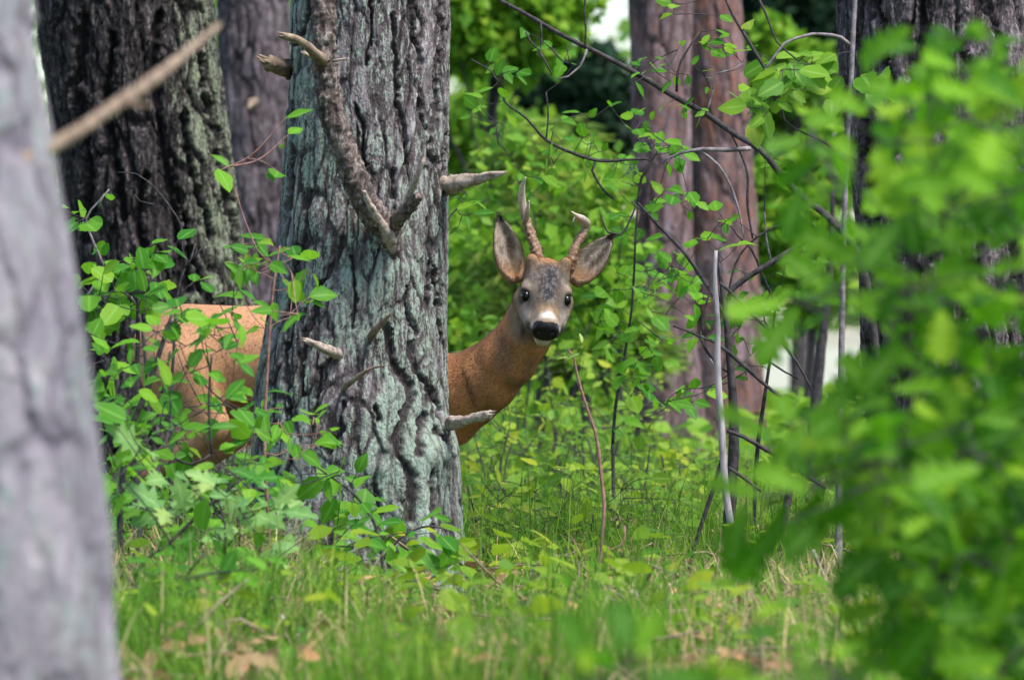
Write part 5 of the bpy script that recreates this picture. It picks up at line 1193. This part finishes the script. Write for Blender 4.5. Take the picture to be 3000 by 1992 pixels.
def bush(name, label, cat, D, px, py, rx, ry, n, size, mat, trunk_r=.03, group=None, lump=10, needle=False, rd=None, hollow=.35):
    _sd[0] += 1; c = P(px, py, D); k = D / F
    x, y = c[0], D; t = thing(name, label, cat, (x, y, float(gz(x, y)) - .02), group)
    r = np.array([rx * k, rd or max(rx, ry) * k * .6, ry * k])
    pts = cloud(n, c, r, lump, _sd[0], hollow); pts[:, 2] = np.maximum(pts[:, 2], gz(pts[:, 0], pts[:, 1]) + .01)
    leaf_cloud(t, 'foliage', pts, size, mat, seed=_sd[0], needle=needle)
    b0 = np.array(t.location); tb = [tube(resample(np.array([b0, (b0 + c) / 2 + np.array([.05, 0, 0]), c + np.array([0, 0, r[2] * .6])]), .05), [trunk_r, trunk_r * .7, trunk_r * .3], 7, .2, _sd[0])]
    for q in pts[:: max(1, n // 12)]:
        a = b0 + (c - b0) * random.uniform(.5, 1.0); tb.append(tube(resample(np.array([a, (a + q) / 2 + np.array([0, 0, .05]), q]), .08), [trunk_r * .4, .004], 5, 0, 0, False))
    V, fs = joined(tb); part('trunk', V, fs, M['twig_dark'], t)
    return t
bush('broadleaf_tree', 'bright lime-green tree just right of the lichened trunk, behind the branch', 'tree', 31, 1430, 90, 260, 300, 5200, .075, 'leaf_lime')
bush('conifer_tree', 'dark blue-green conifer seen left of the reddish pines', 'tree', 47, 1680, 300, 210, 170, 3600, .10, 'leaf_dark', .08, needle=False, lump=14)
bush('young_pine', 'long-needled young pine behind the deer\'s head', 'tree', 27, 1560, 650, 270, 250, 2300, .13, 'needle', .03, needle=True, lump=16)
bush('young_pine', 'long-needled young pine low behind the deer\'s throat', 'tree', 25, 1680, 1020, 220, 170, 1800, .12, 'needle', .03, needle=True, lump=12)
bush('broadleaf_tree', 'yellow-green tree whose leaves show between the pale stub and the antlers', 'tree', 38, 1420, 520, 170, 260, 3000, .08, 'leaf_lime')
bush('broadleaf_tree', 'light airy tree whose fresh leaves fill the air around the antlers', 'tree', 33, 1640, 720, 260, 320, 4600, .085, 'leaf_lime', lump=18)
bush('broadleaf_bush', 'light green bush showing along the right edge of the lichened trunk', 'bush', 34, 1350, 800, 130, 230, 2600, .08, 'leaf_lime')
bush('broadleaf_bush', 'thin airy bush of fresh leaves close behind the deer\'s head', 'bush', 23, 1560, 760, 260, 330, 900, .055, 'leaf_lime', .012, lump=18, hollow=.05)
bush('broadleaf_bush', 'thin pale-leaved bush right of the deer below the knot', 'bush', 22.5, 1780, 900, 170, 300, 520, .055, 'leaf_lime', .010, lump=14, hollow=.05)
bush('broadleaf_bush', 'pale green bush right of the reddish pines above the lake gap', 'bush', 31, 2350, 680, 200, 250, 3600, .075, 'leaf_lime')
bush('broadleaf_bush', 'fresh green bush filling the gap beneath the hooked grey branch', 'bush', 35, 2320, 260, 200, 160, 2600, .08, 'leaf_lime')
bush('conifer_tree', 'dark conifer high behind the hooked grey branch', 'tree', 48, 2330, 60, 260, 330, 5200, .10, 'leaf_dark', .08, lump=14)
bush('conifer_tree', 'dark conifer low behind the reddish pines and the bare branch', 'tree', 46, 2130, 560, 200, 330, 3600, .10, 'leaf_dark', .08, lump=12)
bush('broadleaf_bush', 'leafy bush filling the gap between the left trunks', 'bush', 34, 620, 420, 260, 520, 3600, .08, 'leaf_mid')
bush('broadleaf_bush', 'bright bush behind the low ferns left of the pine', 'bush', 30, 780, 820, 200, 160, 1600, .075, 'leaf_lime')
bush('broadleaf_bush', 'light green bush low behind the birch-like sapling leaves', 'bush', 30, 1940, 1130, 200, 150, 2200, .07, 'leaf_lime')
bush('broadleaf_bush', 'mid-green bush standing behind the oak sapling and grey stem', 'bush', 33, 2760, 1180, 200, 200, 2000, .08, 'leaf_mid')
bush('broadleaf_bush', 'shaded green bush far behind the near leaning trunk', 'bush', 36, 120, 700, 300, 420, 3000, .09, 'leaf_mid')
bush('broadleaf_bush', 'deep green bush half hidden behind the furrowed right trunk', 'bush', 36, 2960, 620, 300, 420, 3000, .09, 'leaf_mid')
# the wood closing the view, one mass of leaves
t = thing('woodland', 'dim green wood far behind the trees', 'woodland', (0, 62, -2.5)); t['kind'] = 'stuff'
n = 60000
Dw = rng.uniform(54, 72, n); xw = rng.uniform(-9, 9, n); zw = -2.4 + 9.5 * rng.random(n) ** 1.15
pxw = CX + xw * F / Dw; pyw = CY - (zw - H) * F / Dw
gap = np.maximum.reduce([np.exp(-((pxw - 1780) / 75) ** 2 - ((pyw - 40) / 90) ** 2), np.exp(-((pxw - 2370) / 200) ** 4 - ((pyw - 1070) / 95) ** 4), np.exp(-((pxw - 2360) / 40) ** 2 - ((pyw - 490) / 30) ** 2)])
k = (rng.random(n) > gap * 1.6) & (noise3(xw * .9, zw * .9, Dw * .15) > -.28)
leaf_cloud(t, 'foliage', np.stack([xw, Dw, zw], 1)[k], .18, 'leaf_wood', seed=9)
